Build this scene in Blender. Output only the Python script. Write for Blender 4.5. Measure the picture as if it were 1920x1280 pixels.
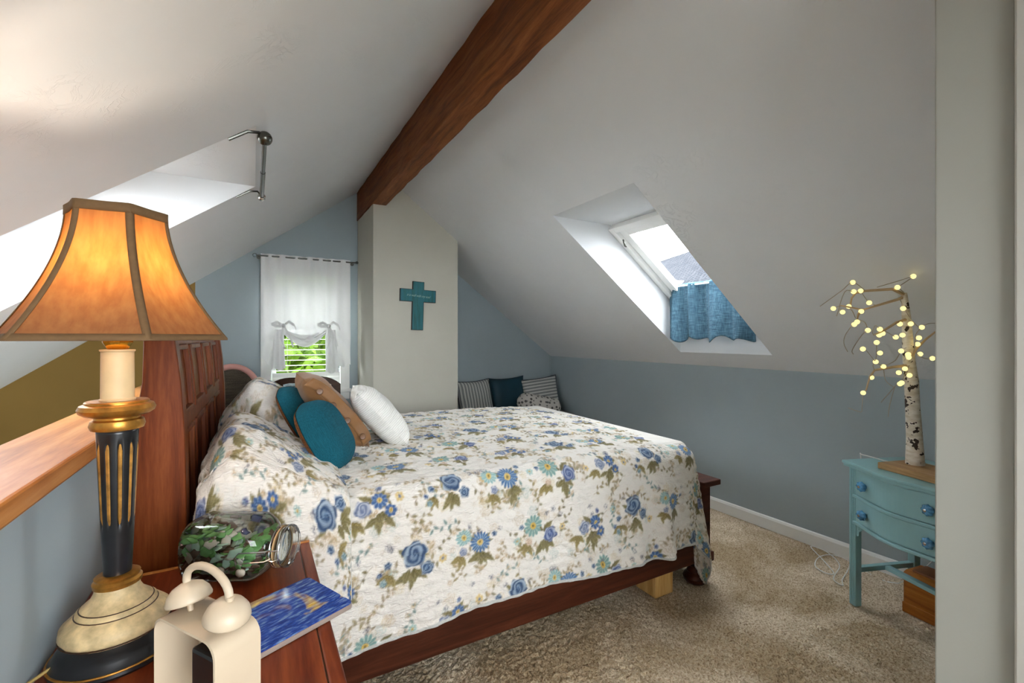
import bpy, math, random
import numpy as np
from mathutils import Vector, Matrix
random.seed(7)
RNG = np.random.default_rng(11)
for o in list(bpy.data.objects): bpy.data.objects.remove(o)
sc = bpy.context.scene
COL = sc.collection
R = math.radians

# ------------------------------------------------------------------ camera, sky, exposure
CAM_H = 1.35
cam_d = bpy.data.cameras.new('camera'); cam = bpy.data.objects.new('camera', cam_d); COL.objects.link(cam)
cam_d.sensor_width = 36; cam_d.lens = 848/1920*36; cam_d.shift_y = -7.5/1920; cam_d.clip_start = 0.02
cam.location = (0, 0, CAM_H); cam.rotation_euler = (R(90), 0, R(-29.7))
sc.camera = cam
world = bpy.data.worlds.new('overcast_sky'); sc.world = world; world.use_nodes = True
bg = world.node_tree.nodes['Background']
bg.inputs['Color'].default_value = (0.90, 0.95, 1.0, 1); bg.inputs['Strength'].default_value = 11.
sc.view_settings.view_transform = 'Standard'; sc.view_settings.look = 'None'
sc.view_settings.exposure = 0.93; sc.view_settings.gamma = 1; sc.view_settings.use_curve_mapping = False

# ------------------------------------------------------------------ helpers
def S(r, g, b):
    f = lambda c: (c/255/12.92) if c <= 10 else ((c/255+0.055)/1.055)**2.4
    return (f(r), f(g), f(b), 1)

class N:
    """small node-tree builder"""
    def __init__(s, name):
        s.m = bpy.data.materials.new(name); s.m.use_nodes = True
        s.t = s.m.node_tree; s.n = s.t.nodes; s.l = s.t.links
        s.p = s.n['Principled BSDF']; s.out = s.n['Material Output']
    def add(s, typ, **kw):
        nd = s.n.new(typ)
        for k, v in kw.items():
            if k.startswith('i_'):
                nd.inputs[k[2:].replace('_', ' ')].default_value = v
            else: setattr(nd, k, v)
        return nd
    def link(s, a, b): s.l.new(a, b)
    def coords(s, kind='Object', scale=(1,1,1), rot=(0,0,0)):
        tc = s.add('ShaderNodeTexCoord'); mp = s.add('ShaderNodeMapping')
        mp.inputs['Scale'].default_value = scale; mp.inputs['Rotation'].default_value = rot
        s.link(tc.outputs[kind], mp.inputs['Vector']); return mp.outputs['Vector']
    def noise(s, vec, scale, detail=4, rough=.55, dist=0):
        nd = s.add('ShaderNodeTexNoise'); nd.inputs['Scale'].default_value = scale
        nd.inputs['Detail'].default_value = detail; nd.inputs['Roughness'].default_value = rough
        nd.inputs['Distortion'].default_value = dist
        s.link(vec, nd.inputs['Vector']); return nd.outputs['Fac']
    def ramp(s, fac, stops):
        r = s.add('ShaderNodeValToRGB'); e = r.color_ramp.elements
        while len(e) < len(stops): e.new(.5)
        for i, (p, c) in enumerate(stops):
            e[i].position = p; e[i].color = c
        s.link(fac, r.inputs['Fac']); return r.outputs['Color']
    def bump(s, h, strength=.3, dist=.01, prev=None):
        b = s.add('ShaderNodeBump'); b.inputs['Strength'].default_value = strength; b.inputs['Distance'].default_value = dist
        s.link(h, b.inputs['Height'])
        if prev is not None: s.link(prev, b.inputs['Normal'])
        s.link(b.outputs['Normal'], s.p.inputs['Normal']); return b.outputs['Normal']
    def set(s, **kw):
        for k, v in kw.items():
            s.p.inputs[k.replace('_', ' ')].default_value = v
        return s

def plain(name, col, rough=.5, metal=0., var=.06, vscale=6., bump=0., bscale=60., spec=.5, kind='Object', sheen=0.):
    n = N(name); v = n.coords(kind)
    f = n.noise(v, vscale, 4)
    d = tuple(max(0, c*(1-var*1.6)) for c in col[:3])+(1,); u = tuple(min(1, c*(1+var*1.6)) for c in col[:3])+(1,)
    n.link(n.ramp(f, [(.3, d), (.7, u)]), n.p.inputs['Base Color'])
    n.set(Roughness=rough, Metallic=metal)
    n.p.inputs['Specular IOR Level'].default_value = spec
    if sheen: n.p.inputs['Sheen Weight'].default_value = sheen
    if bump: n.bump(n.noise(v, bscale, 5), bump, .004)
    return n.m

def wood(name, c_dark, c_mid, c_light, axis='X', scale=1., rough=.35, ring=14., bump=.05):
    n = N(name)
    st = {'X': (1, 12, 12), 'Y': (12, 1, 12), 'Z': (12, 12, 1)}[axis]
    v = n.coords('Object', tuple(a*scale for a in st))
    f1 = n.noise(v, 1.6, 6, .6, .8)
    v2 = n.coords('Object', tuple(a*scale*5 for a in st)); f2 = n.noise(v2, 2.2, 3, .7)
    mx = n.add('ShaderNodeMath', operation='MULTIPLY_ADD'); n.link(f2, mx.inputs[0]); mx.inputs[1].default_value = .35; n.link(f1, mx.inputs[2])
    n.link(n.ramp(mx.outputs[0], [(.42, c_dark), (.66, c_mid), (.92, c_light)]), n.p.inputs['Base Color'])
    n.set(Roughness=rough); n.p.inputs['Specular IOR Level'].default_value = .22; n.p.inputs['Coat Weight'].default_value = .06 if rough < .4 else 0
    n.p.inputs['Coat Roughness'].default_value = .2
    if bump: n.bump(f2, bump, .003)
    return n.m

class MB:
    """collects shapes of ONE part"""
    def __init__(s): s.v = []; s.f = []
    def _add(s, vs, fs, M=None):
        b = len(s.v)
        for p in vs:
            p = Vector(p)
            s.v.append(tuple(M @ p) if M is not None else tuple(p))
        s.f += [tuple(b+i for i in f) for f in fs]; return s
    def box(s, x0, x1, y0, y1, z0, z1, M=None):
        return s._add([(x0,y0,z0),(x1,y0,z0),(x1,y1,z0),(x0,y1,z0),(x0,y0,z1),(x1,y0,z1),(x1,y1,z1),(x0,y1,z1)],
                      [(0,3,2,1),(4,5,6,7),(0,1,5,4),(1,2,6,5),(2,3,7,6),(3,0,4,7)], M)
    def rings(s, rings, closed=True, cap=True, M=None):
        n = len(rings[0]); vs = [p for r in rings for p in r]; fs = []
        for i in range(len(rings)-1):
            for j in range(n if closed else n-1):
                a, b = i*n+j, i*n+(j+1) % n
                fs.append((a, b, b+n, a+n))
        if cap and closed:
            fs.append(tuple(reversed(range(n)))); k = (len(rings)-1)*n; fs.append(tuple(range(k, k+n)))
        return s._add(vs, fs, M)
    def lathe(s, prof, n=24, M=None, cap=True):
        return s.rings([[(r*math.cos(2*math.pi*j/n), r*math.sin(2*math.pi*j/n), z) for j in range(n)] for r, z in prof], True, cap, M)
    def tube(s, pts, rad, n=8, cap=True, M=None):
        pts = [Vector(p) for p in pts]; k = len(pts)
        if not hasattr(rad, '__len__'): rad = [rad]*k
        rings = []; up = None
        for i in range(k):
            t = (pts[min(i+1, k-1)]-pts[max(i-1, 0)]); t = t.normalized() if t.length > 1e-9 else Vector((0,0,1))
            if up is None:
                up = Vector((0,0,1)) if abs(t.z) < .9 else Vector((1,0,0))
            a = t.cross(up); a = a.normalized() if a.length > 1e-6 else t.orthogonal().normalized()
            b = a.cross(t).normalized(); up = b
            rr_ = float(rad[i]); rings.append([pts[i]+rr_*(math.cos(2*math.pi*j/n)*a+math.sin(2*math.pi*j/n)*b) for j in range(n)])
        return s.rings([[tuple(p) for p in r] for r in rings], True, cap, M)
    def prism(s, poly, axis, a0, a1, M=None):
        mk = {'X': lambda p, a: (a, p[0], p[1]), 'Y': lambda p, a: (p[0], a, p[1]), 'Z': lambda p, a: (p[0], p[1], a)}[axis]
        return s.rings([[mk(p, a0) for p in poly], [mk(p, a1) for p in poly]], True, True, M)
    def grid(s, P, M=None):
        P = np.asarray(P); nu, nv = P.shape[:2]
        fs = [(i*nv+j, (i+1)*nv+j, (i+1)*nv+j+1, i*nv+j+1) for i in range(nu-1) for j in range(nv-1)]
        return s._add([tuple(map(float, p)) for p in P.reshape(-1, 3)], fs, M)
    def sphere(s, c, r, nu=12, nv=8, sc3=(1,1,1), M=None):
        rg = []
        for i in range(nv+1):
            a = -math.pi/2+math.pi*i/nv; rr = max(1e-4, r*math.cos(a))
            rg.append([(c[0]+sc3[0]*rr*math.cos(2*math.pi*j/nu), c[1]+sc3[1]*rr*math.sin(2*math.pi*j/nu), c[2]+sc3[2]*r*math.sin(a)) for j in range(nu)])
        return s.rings(rg, True, True, M)
    def build(s, name, mat, parent=None, smooth=False, bevel=0., seg=2):
        me = bpy.data.meshes.new(name); me.from_pydata(s.v, [], s.f); me.validate(); me.update()
        return link_mesh(name, me, mat, parent, smooth, bevel, seg)

def link_mesh(name, me, mat, parent=None, smooth=False, bevel=0., seg=2):
    import bmesh
    bm = bmesh.new(); bm.from_mesh(me); bmesh.ops.recalc_face_normals(bm, faces=bm.faces); bm.to_mesh(me); bm.free()
    if mat: me.materials.append(mat)
    o = bpy.data.objects.new(name, me); COL.objects.link(o)
    if parent: o.parent = parent
    if smooth:
        me.polygons.foreach_set('use_smooth', [True]*len(me.polygons))
        if smooth != 'all':
            try: me.set_sharp_from_angle(angle=R(40))
            except Exception: pass
    if bevel:
        m = o.modifiers.new('bevel', 'BEVEL'); m.width = bevel; m.segments = seg; m.limit_method = 'ANGLE'
    return o

def fast_grid(name, P, mat, parent=None, colors=None, thick=0.):
    """dense smooth grid surface P[nu,nv,3], optional point colours"""
    nu, nv = P.shape[:2]; me = bpy.data.meshes.new(name)
    me.vertices.add(nu*nv); me.vertices.foreach_set('co', P.reshape(-1).astype(np.float32))
    i, j = np.meshgrid(np.arange(nu-1), np.arange(nv-1), indexing='ij')
    a = (i*nv+j).ravel(); q = np.stack([a, a+nv, a+nv+1, a+1], 1).ravel().astype(np.int32)
    nf = len(a); me.loops.add(nf*4); me.loops.foreach_set('vertex_index', q)
    me.polygons.add(nf); me.polygons.foreach_set('loop_start', np.arange(0, nf*4, 4, dtype=np.int32))
    try: me.polygons.foreach_set('loop_total', np.full(nf, 4, dtype=np.int32))
    except Exception: pass
    me.update(calc_edges=True); me.polygons.foreach_set('use_smooth', np.ones(nf, dtype=bool))
    if colors is not None:
        at = me.color_attributes.new('print', 'FLOAT_COLOR', 'POINT')
        c = np.ones((nu*nv, 4), np.float32); c[:, :3] = colors.reshape(-1, 3); at.data.foreach_set('color', c.ravel())
    me.materials.append(mat); o = bpy.data.objects.new(name, me); COL.objects.link(o)
    if parent: o.parent = parent
    if thick:
        m = o.modifiers.new('solid', 'SOLIDIFY'); m.thickness = thick; m.offset = -1
    return o

def tag(o, label, cat, group=None):
    o['label'] = label; o['category'] = cat
    if group: o['group'] = group
    return o
def thing(name, label, cat, loc=(0,0,0), rotz=0., group=None):
    o = bpy.data.objects.new(name, None); COL.objects.link(o); o.empty_display_size = .05
    o.location = loc; o.rotation_euler = (0, 0, rotz); return tag(o, label, cat, group)
def struct(o, label=None, cat=None):
    o['kind'] = 'structure'
    if label: o['label'] = label
    if cat: o['category'] = cat
    return o

# ------------------------------------------------------------------ room measures (metres)
XK, YG, ZK, SR = 3.155, 4.578, 1.124, .745          # knee wall, gable, knee height, right pitch
BL, BW, ZB = .868, .122, 2.483                       # ridge beam: left face, width, underside
SL = .7275
XH = -.365                                           # half wall face
Y0 = -1.4                                            # the room goes on behind the camera
XO = -1.75                                           # outer wall of the stairwell
zr = lambda x: ZK+SR*(XK-x)
zl = lambda x: 2.753-SL*(BL-x)
XR = .928                                            # ridge

# ------------------------------------------------------------------ paints
def plaster(name, col, var=.03):
    n = N(name); v = n.coords('Object')
    f = n.noise(v, 3., 3); d = tuple(c*(1-var) for c in col[:3])+(1,)
    n.link(n.ramp(f, [(.3, d), (.7, col)]), n.p.inputs['Base Color']); n.set(Roughness=.85)
    n.p.inputs['Specular IOR Level'].default_value = .25
    # skip-trowel: short raised ridges on a softly uneven coat
    w = n.noise(v, 9., 6, .6, 2.2)
    rg = n.ramp(w, [(.47, (0,0,0,1)), (.5, (1,1,1,1)), (.53, (0,0,0,1))])
    msk = n.ramp(n.noise(v, 2.6, 3), [(.56, (0,0,0,1)), (.70, (1,1,1,1))])
    mm = n.add('ShaderNodeMath', operation='MULTIPLY'); n.link(rg, mm.inputs[0]); n.link(msk, mm.inputs[1])
    b1 = n.bump(n.noise(v, 7., 4), .12, .012)
    n.bump(mm.outputs[0], .5, .004, b1)
    return n.m
M_CEIL = plaster('white_plaster', (.775, .79, .80, 1))
M_BLUE = plain('blue_grey_wall_paint', S(165, 177, 181), .8, var=.02, vscale=2.5, bump=.05, bscale=120, spec=.25)
M_CHIM = plain('greige_wall_paint', S(196, 193, 180), .8, var=.02, vscale=2.5, bump=.05, bscale=120, spec=.25)
M_OLIV = plain('olive_wall_paint', S(152, 122, 66), .8, var=.03, vscale=2.5, bump=.05, bscale=120, spec=.25)
M_CASE = plain('pale_casing_paint', S(176, 173, 164), .6, var=.01)
M_JAMB = plain('doorway_wall_paint', S(158, 157, 148), .8, var=.02, vscale=2, bump=.05, bscale=120, spec=.25)
M_TRIM = plain('white_trim_paint', S(236, 236, 232), .4, var=.01)
M_BEAM = wood('stained_beam_wood', S(80, 40, 16), S(126, 70, 32), S(152, 94, 50), 'Y', 1.4, .55, bump=.25)
M_CAP = wood('varnished_rail_wood', S(140, 78, 28), S(186, 122, 62), S(210, 154, 96), 'Y', .6, .38)
M_CHERRY = wood('cherry_bed_wood', S(72, 28, 8), S(108, 50, 18), S(134, 72, 32), 'Z', 1.1, .42)
M_CHERRYX = wood('cherry_rail_wood', S(46, 20, 10), S(70, 33, 19), S(92, 48, 30), 'X', 1.1, .42)
M_NIGHT = wood('nightstand_wood', S(74, 26, 10), S(112, 46, 20), S(142, 72, 36), 'Y', .9, .36)
M_BRASS = plain('aged_gold_leaf', S(176, 124, 52), .35, .75, var=.25, vscale=40, bump=.15)
M_BLACK = plain('black_lacquer', S(26, 26, 28), .3, var=.25, vscale=30)
M_CREAMX = plain('crackled_cream_paint', S(212, 186, 138), .5, var=.22, vscale=34, bump=.25, bscale=50)
M_STEEL = plain('dark_steel', S(92, 92, 86), .25, .9, var=.08)
M_CHROME = plain('bright_wire', S(200, 200, 198), .2, .95, var=.05)

# ------------------------------------------------------------------ ceilings with skylight shafts
def roof(name, side, xs, ys):
    """sloped ceiling slab with a skylight: opening xs=(high x, low x), ys=(y0,y1); head horizontal, sill vertical"""
    xe = XK+.35 if side > 0 else XO-.35; xt = XR
    z = zr if side > 0 else zl; TH = .385                      # vertical thickness of the roof build-up
    zo = lambda x: z(x)+TH
    xh, xl = xs; s = SR if side > 0 else SL
    xho = xh+side*TH/s; xlo = xl                                # head runs level outwards, the sill stands upright
    ya, yb = ys; mb = MB()
    for zz, a, b in ((z, xh, xl), (zo, xho, xlo)):
        X = [xt, a, b, xe]; Y = [Y0, ya, yb, YG+.15]
        for i in range(3):
            for j in range(3):
                if i == 1 and j == 1: continue
                mb._add([(X[i], Y[j], zz(X[i])), (X[i+1], Y[j], zz(X[i+1])), (X[i+1], Y[j+1], zz(X[i+1])), (X[i], Y[j+1], zz(X[i]))], [(0,1,2,3)])
    H, L, Ho, Lo = z(xh), z(xl), zo(xho), zo(xlo)
    for y in (ya, yb): mb._add([(xh,y,H),(xl,y,L),(xlo,y,Lo),(xho,y,Ho)], [(0,1,2,3)])
    mb._add([(xh,ya,H),(xh,yb,H),(xho,yb,Ho),(xho,ya,Ho)], [(0,1,2,3)])
    mb._add([(xl,ya,L),(xl,yb,L),(xlo,yb,Lo),(xlo,ya,Lo)], [(0,1,2,3)])
    for y in (Y0, YG+.15): mb._add([(xt,y,z(xt)),(xe,y,z(xe)),(xe,y,zo(xe)),(xt,y,zo(xt))], [(0,1,2,3)])
    o = mb.build(name, M_CEIL)
    return struct(o, 'sloped white plaster ceiling with skylight shaft, %s of the ridge beam' % ('right' if side > 0 else 'left'), 'ceiling'), (xho, xlo, zo, ya, yb)
ceil_r, skr = roof('ceiling_right', 1, (1.75, 3.01), (1.765, 2.512))
ceil_l, skl = roof('ceiling_left', -1, (.006, -1.42), (1.905, 2.672))  # unseen low end of this skylight lengthened to let in more daylight

# roof windows lying in the outer roof plane
M_GLASS = None
def glassy(name, tint=(1,1,1,1), fac=.08, rough=.02):
    n = N(name); tr = n.add('ShaderNodeBsdfTransparent'); tr.inputs['Color'].default_value = tint
    gl = n.add('ShaderNodeBsdfGlossy'); gl.inputs['Roughness'].default_value = rough
    lw = n.add('ShaderNodeLayerWeight'); lw.inputs['Blend'].default_value = fac
    v = n.coords('Object'); f = n.noise(v, 3., 2)
    mr = n.add('ShaderNodeMath', operation='MULTIPLY'); n.link(lw.outputs['Fresnel'], mr.inputs[0]); n.link(n.ramp(f, [(0,(.8,.8,.8,1)),(1,(1,1,1,1))]), mr.inputs[1])
    mx = n.add('ShaderNodeMixShader'); n.link(mr.outputs[0], mx.inputs['Fac'])
    n.link(tr.outputs[0], mx.inputs[1]); n.link(gl.outputs[0], mx.inputs[2]); n.link(mx.outputs[0], n.out.inputs['Surface'])
    return n.m
M_GLASS = glassy('window_glass')
def roof_window(name, sk, side, label):
    xho, xlo, zo, ya, yb = sk; s = SR if side > 0 else SL
    root = bpy.data.objects.new(name, None); COL.objects.link(root); struct(root, label, 'window')
    root.location = (xho, ya, zo(xho)); ang = math.atan(s)
    # local: x down-slope, y along the ridge, z outward
    root.rotation_euler = (0, ang, 0) if side > 0 else (0, 0, 0)
    Lr = abs(xlo-xho)/math.cos(ang); W = yb-ya
    if side < 0: root.location = (xho, yb, zo(xho)); root.rotation_euler = Matrix(((-math.cos(ang),0,-math.sin(ang)),(0,-1,0),(-math.sin(ang),0,math.cos(ang)))).to_euler()
    def fr(nm, t, z0, z1, m, off=0.):
        for a in ((off, Lr-off, off, off+t), (off, Lr-off, W-off-t, W-off), (off, off+t, off+t, W-off-t), (Lr-off-t, Lr-off, off+t, W-off-t)):
            MB().box(*a, z0, z1).build(nm, m, root, bevel=.003)
    fr('outer_frame', .045, -.05, .02, M_TRIM)
    fr('sash_frame', .06, -.025, .03, M_TRIM, .05)
    MB().box(.1, Lr-.1, .1, W-.1, 0, .008).build('pane', M_GLASS, root)
    lt = MB().tube([(.12, W-.055, -.05), (.12, W-.075, -.075), (.15, W-.07, -.085), (.17, W-.055, -.07)], .006).build('latch', M_STEEL, root, True)
    return root
win2 = roof_window('window_2', skr, 1, 'white framed roof window in the right-hand skylight shaft')
win3 = roof_window('window_3', skl, -1, 'white framed roof window in the left-hand skylight shaft')

# ------------------------------------------------------------------ walls
WX0, WX1, WZ0, WZ1 = .135, .715, .86, 1.96           # gable window opening
def gable(name, x0, x1, mat, hole=None, label=None, zbot=0.):
    mb = MB()
    xs = sorted({x0, x1, *( [XR] if x0 < XR < x1 else []), *( [hole[0], hole[1]] if hole else [])})
    ztop = lambda x: min(zl(x), zr(x))+.02
    for y in (YG, YG+.14):
        for a, b in zip(xs, xs[1:]):
            if hole and a >= hole[0]-1e-6 and b <= hole[1]+1e-6:
                mb._add([(a,y,zbot),(b,y,zbot),(b,y,hole[2]),(a,y,hole[2])], [(0,1,2,3)])
                mb._add([(a,y,hole[3]),(b,y,hole[3]),(b,y,ztop(b)),(a,y,ztop(a))], [(0,1,2,3)])
            else: mb._add([(a,y,zbot),(b,y,zbot),(b,y,ztop(b)),(a,y,ztop(a))], [(0,1,2,3)])
    if hole:
        h = hole
        for q in ([(h[0],h[2]),(h[0],h[3])], [(h[1],h[2]),(h[1],h[3])], [(h[0],h[2]),(h[1],h[2])], [(h[0],h[3]),(h[1],h[3])]):
            mb._add([(q[0][0],YG,q[0][1]),(q[1][0],YG,q[1][1]),(q[1][0],YG+.14,q[1][1]),(q[0][0],YG+.14,q[0][1])], [(0,1,2,3)])
    return struct(mb.build(name, mat), label, 'wall')
gable('wall_back', XH-.06, XK+.12, M_BLUE, (WX0, WX1, WZ0, WZ1), 'blue-grey gable end wall with the curtained window')
gable('wall_stairwell', XO-.1, XH-.06, M_OLIV, None, 'olive painted end wall of the open stairwell', -1.2)
struct(MB().box(XK, XK+.12, Y0, YG, 0, ZK+.02).build('wall_right', M_BLUE), 'low blue-grey knee wall under the sloped ceiling', 'wall')
struct(MB().box(XO-.1, XO, Y0, YG, -1.2, zl(XO)+.02).build('wall_left', M_OLIV), 'outer wall of the stairwell', 'wall')
struct(MB().box(XH-.13, XH, -.6, YG, -1.2, 1.045).build('wall_half', M_BLUE), 'blue-grey half wall along the stairwell behind the bed', 'wall')
tr1 = struct(MB().box(-.537, -.345, -.6, YG-.002, 1.045, 1.09).build('trim_1', M_CAP, bevel=.006), 'broad varnished wooden cap on the half wall', 'rail')
ch = struct(MB().box(BL+.009, 1.652, 3.914, YG, 0, 2.75).build('wall_chimney', M_CHIM, bevel=.004), 'greige boxed chimney breast under the ridge beam', 'wall')
# rear wall behind the photographer; its opening is added and sized for fill light
mb = MB(); ox0, ox1, oz0, oz1 = -.1, 1.35, .85, 1.9
for a in ((XO, ox0, -1.2, 1.9), (ox0, ox1, -1.2, oz0), (ox0, ox1, oz1, 2.7), (ox1, XK, -.2, 2.4)): mb.box(a[0], a[1], Y0-.1, Y0, a[2], a[3])
struct(mb.build('wall_front', M_CHIM), 'rear wall behind the photographer with an unseen opening added for fill light', 'wall')
# doorway wall at the right of the photographer
struct(MB().box(1.25, XK, .27, .388, 0, 2.62).build('wall_doorway', M_JAMB, bevel=.003), 'greige end of the partition wall at the right edge', 'wall')
struct(MB().box(1.235, 1.31, .245, .27, 0, 2.6).build('trim_2', M_CASE, bevel=.004), 'pale casing on the near side of the partition wall', 'trim')
# baseboards
def baseboard(name, poly_pts, axis, a0, a1, label):
    return struct(MB().prism(poly_pts, axis, a0, a1).build(name, M_TRIM), label, 'baseboard')
baseboard('baseboard_right', [(XK,0),(XK-.016,0),(XK-.016,.072),(XK-.010,.086),(XK,.09)], 'Y', .39, YG, 'white baseboard along the knee wall')
baseboard('baseboard_back', [(YG,0),(YG-.016,0),(YG-.016,.072),(YG-.010,.086),(YG,.09)], 'X', 1.66, XK-.017, 'white baseboard under the gable wall')
# ridge beam
bm_ = MB(); nb = 60
rg = []
for i in range(nb+1):
    y = Y0+(YG-Y0)*i/nb; w = .003*math.sin(i*1.7)+.002*math.sin(i*4.1)
    rg.append([(BL+w, y, 2.80), (BL+w*.5, y, ZB+.004), (BL+.006, y, ZB-.002*math.sin(i*2.3)), (BL+BW-.006+w, y, ZB+.001*math.sin(i*3.1)), (BL+BW+w, y, ZB+.006), (BL+BW, y, 2.80)])
struct(bm_.rings(rg).build('trim_3', M_BEAM, smooth=True), 'dark stained wooden ridge beam', 'beam')

# ------------------------------------------------------------------ carpet
n = N('beige_carpet'); v = n.coords('Object')
fa = n.noise(v, 120., 3, .7); fb = n.noise(v, 2.2, 4, .6, .6)
ca = n.ramp(fa, [(.32, S(150, 126, 98)), (.5, S(220, 200, 172)), (.7, S(244, 232, 212))])
cb = n.ramp(fb, [(.38, S(188, 176, 152)), (.62, (1,1,1,1))])
mx = n.add('ShaderNodeMix', data_type='RGBA', blend_type='MULTIPLY'); mx.inputs['Factor'].default_value = .75
n.link(ca, mx.inputs['A']); n.link(cb, mx.inputs['B']); n.link(mx.outputs['Result'], n.p.inputs['Base Color'])
n.set(Roughness=.95); n.p.inputs['Specular IOR Level'].default_value = .1
n.bump(fa, .8, .006); M_CARPET = n.m
def fgrid(x0, x1, y0, y1, st):
    xs = np.arange(x0, x1+st*.5, st); ys = np.arange(y0, y1+st*.5, st)
    X, Y = np.meshgrid(xs, ys, indexing='ij')
    h = RNG.normal(0, .0038, X.shape); h += .003*np.sin(X*9+2*np.sin(Y*5))*np.sin(Y*11)*.3
    X = X+RNG.normal(0, .0012, X.shape); Y = Y+RNG.normal(0, .0012, X.shape)
    return np.stack([X, Y, h-.006], -1)
fl = fast_grid('floor', fgrid(-.36, XK+.02, -.2, YG, .0075), M_CARPET); struct(fl, 'beige cut pile carpet', 'carpet')
struct(MB().box(-.36, XK, Y0, YG, -.25, -.03).build('floor_slab', M_CARPET), 'floor under the carpet', 'floor')

# ------------------------------------------------------------------ gable window, blind, sheer curtain
w1 = bpy.data.objects.new('window_1', None); COL.objects.link(w1); struct(w1, 'white gable window behind the blind and the sheer curtain', 'window')
w1.location = (WX0, YG, WZ0); WW, WH = WX1-WX0, WZ1-WZ0
for a in ((-.085, 0, -.02, 0, -.10, WH+.09), (WW, WW+.085, -.02, 0, -.10, WH+.09), (0, WW, -.02, 0, WH, WH+.09)):
    MB().box(*a).build('casing', M_TRIM, w1, bevel=.004)
MB().box(-.1, WW+.1, -.05, 0, -.03, 0).build('window_sill', M_TRIM, w1, bevel=.004)
MB().box(0, WW, -.02, 0, -.10, -.03).build('apron', M_TRIM, w1, bevel=.003)
for z0, z1, y in ((0, WH*.52, .06), (WH*.48, WH, .09)):
    sa = MB()
    sa.box(0, .04, y, y+.03, z0, z1); sa.box(WW-.04, WW, y, y+.03, z0, z1); sa.box(.04, WW-.04, y, y+.03, z0, z0+.045); sa.box(.04, WW-.04, y, y+.03, z1-.04, z1)
    so = sa.build('sash', M_TRIM, w1, bevel=.003)
    MB().box(.04, WW-.04, y+.012, y+.016, z0+.045, z1-.04).build('pane', M_GLASS, so)
M_BLIND = plain('white_blind_slat', S(240, 240, 236), .45, var=.01)
bl = thing('window_blind', 'white horizontal slat blind in the gable window', 'blind', (WX0+.005, YG-.028, WZ0+.03))
BWd = WW-.01
MB().box(0, BWd, -.03, .03, WH-.08, WH-.03).build('headrail', M_BLIND, bl, bevel=.003)
MB().box(0, BWd, -.024, .024, 0, .022).build('bottom_rail', M_BLIND, bl, bevel=.004)
def slat(t):
    P = np.zeros((2, 5, 3))
    for j in range(5):
        u = (j-2)/2*.024
        P[:, j, 1] = u*math.cos(t); P[:, j, 2] = u*math.sin(t)+.003*(1-(j-2)**2/4)
    P[1, :, 0] = BWd
    return MB().grid(P)
s_tilt = slat(R(42)).build('slat', M_BLIND, bl, 'all'); s_tilt.location = (0, 0, .206+.047*8)
s_open = slat(R(4)).build('slat', M_BLIND, bl, 'all'); s_open.location = (0, 0, .16)
s_shut = slat(R(58)).build('slat', M_BLIND, bl, 'all'); s_shut.location = (0, 0, .05)
for z in (.085, .12): c = s_shut.copy(); COL.objects.link(c); c.location = (0, 0, z)
z = .206
while z < WH-.1:
    if abs(z-(.206+.047*8)) > .001: c = (s_open if z < .56 else s_tilt).copy(); COL.objects.link(c); c.location = (0, 0, z)
    z += .047
for x in (.12, BWd-.12):
    MB().tube([(x, -.026, .02), (x, -.026, WH-.05)], .0012, 5).build('ladder_cord', M_BLIND, bl)

# sheer
def sheer_mat(name, col, alpha):
    n = N(name); v = n.coords('Object')
    tr = n.add('ShaderNodeBsdfTransparent'); df = n.add('ShaderNodeBsdfDiffuse'); tl = n.add('ShaderNodeBsdfTranslucent')
    df.inputs['Color'].default_value = col; tl.inputs['Color'].default_value = col
    a = n.add('ShaderNodeMixShader'); a.inputs['Fac'].default_value = .10; n.link(df.outputs[0], a.inputs[1]); n.link(tl.outputs[0], a.inputs[2])
    f = n.noise(v, 90., 2); dots = n.ramp(f, [(.60, (alpha,)*3+(1,)), (.68, (min(1, alpha+.2),)*3+(1,))])
    b = n.add('ShaderNodeMixShader'); n.link(dots, b.inputs['Fac']); n.link(tr.outputs[0], b.inputs[1]); n.link(a.outputs[0], b.inputs[2])
    n.link(b.outputs[0], n.out.inputs['Surface']); return n.m
M_SHEER = sheer_mat('sheer_white_voile', (.9, .9, .89, 1), .965)
CY = YG-.085; CX0, CX1, CZ = .05, .795, 2.062
cur = thing('sheer_curtain', 'sheer white tie-up curtain with bows over the gable window', 'curtain', (CX0, CY, 0))
CWd = CX1-CX0
def hem(x):
    """lower edge of the hanging cloth: swag between two ties, tails outside them"""
    t = x/CWd
    a, b = .24, .70
    if a <= t <= b: k = (t-a)/(b-a); return 1.375-.07*math.sin(math.pi*k)
    if t < a: return 1.17-.12*(t/a)**.8+.012*math.sin(t*60)
    return 1.045+.05*((t-b)/(1-b))+.012*math.sin(t*60)
nu, nv = 150, 90; P = np.zeros((nu, nv, 3))
for i in range(nu):
    x = CWd*i/(nu-1); t = x/CWd
    zb = hem(x)
    for j in range(nv):
        k = j/(nv-1); z = CZ+.02+(zb-CZ-.02)*k
        g = .011*math.sin(t*46+.6*math.sin(t*9))*(1-.35*k)+.010*math.sin(t*17+1.3)*(.4+.6*k)
        if t < .24 or t > .70:
            tc_ = .235 if t < .24 else .73
            g += .016*min(1, max(0, (1.50-z)/.2))*math.sin(9*math.atan2(z-1.46, (t-tc_)*CWd*2.2+1e-6))
        pin = math.exp(-((t-.24)/.05)**2)+math.exp(-((t-.70)/.05)**2)
        sw = math.sin(math.pi*min(1, max(0, (t-.24)/.46)))
        fold = .018*sw*math.sin((z-1.35)*60)*max(0, 1-(z-zb)/.16)
        bulge = -.03*k*sw - .01*k
        P[i, j] = (x-.012*k*math.sin(t*2*math.pi)*0+0, bulge+g-.012*pin*k**3+fold, z)
body = fast_grid('cloth_panel', P, M_SHEER, cur)
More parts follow.
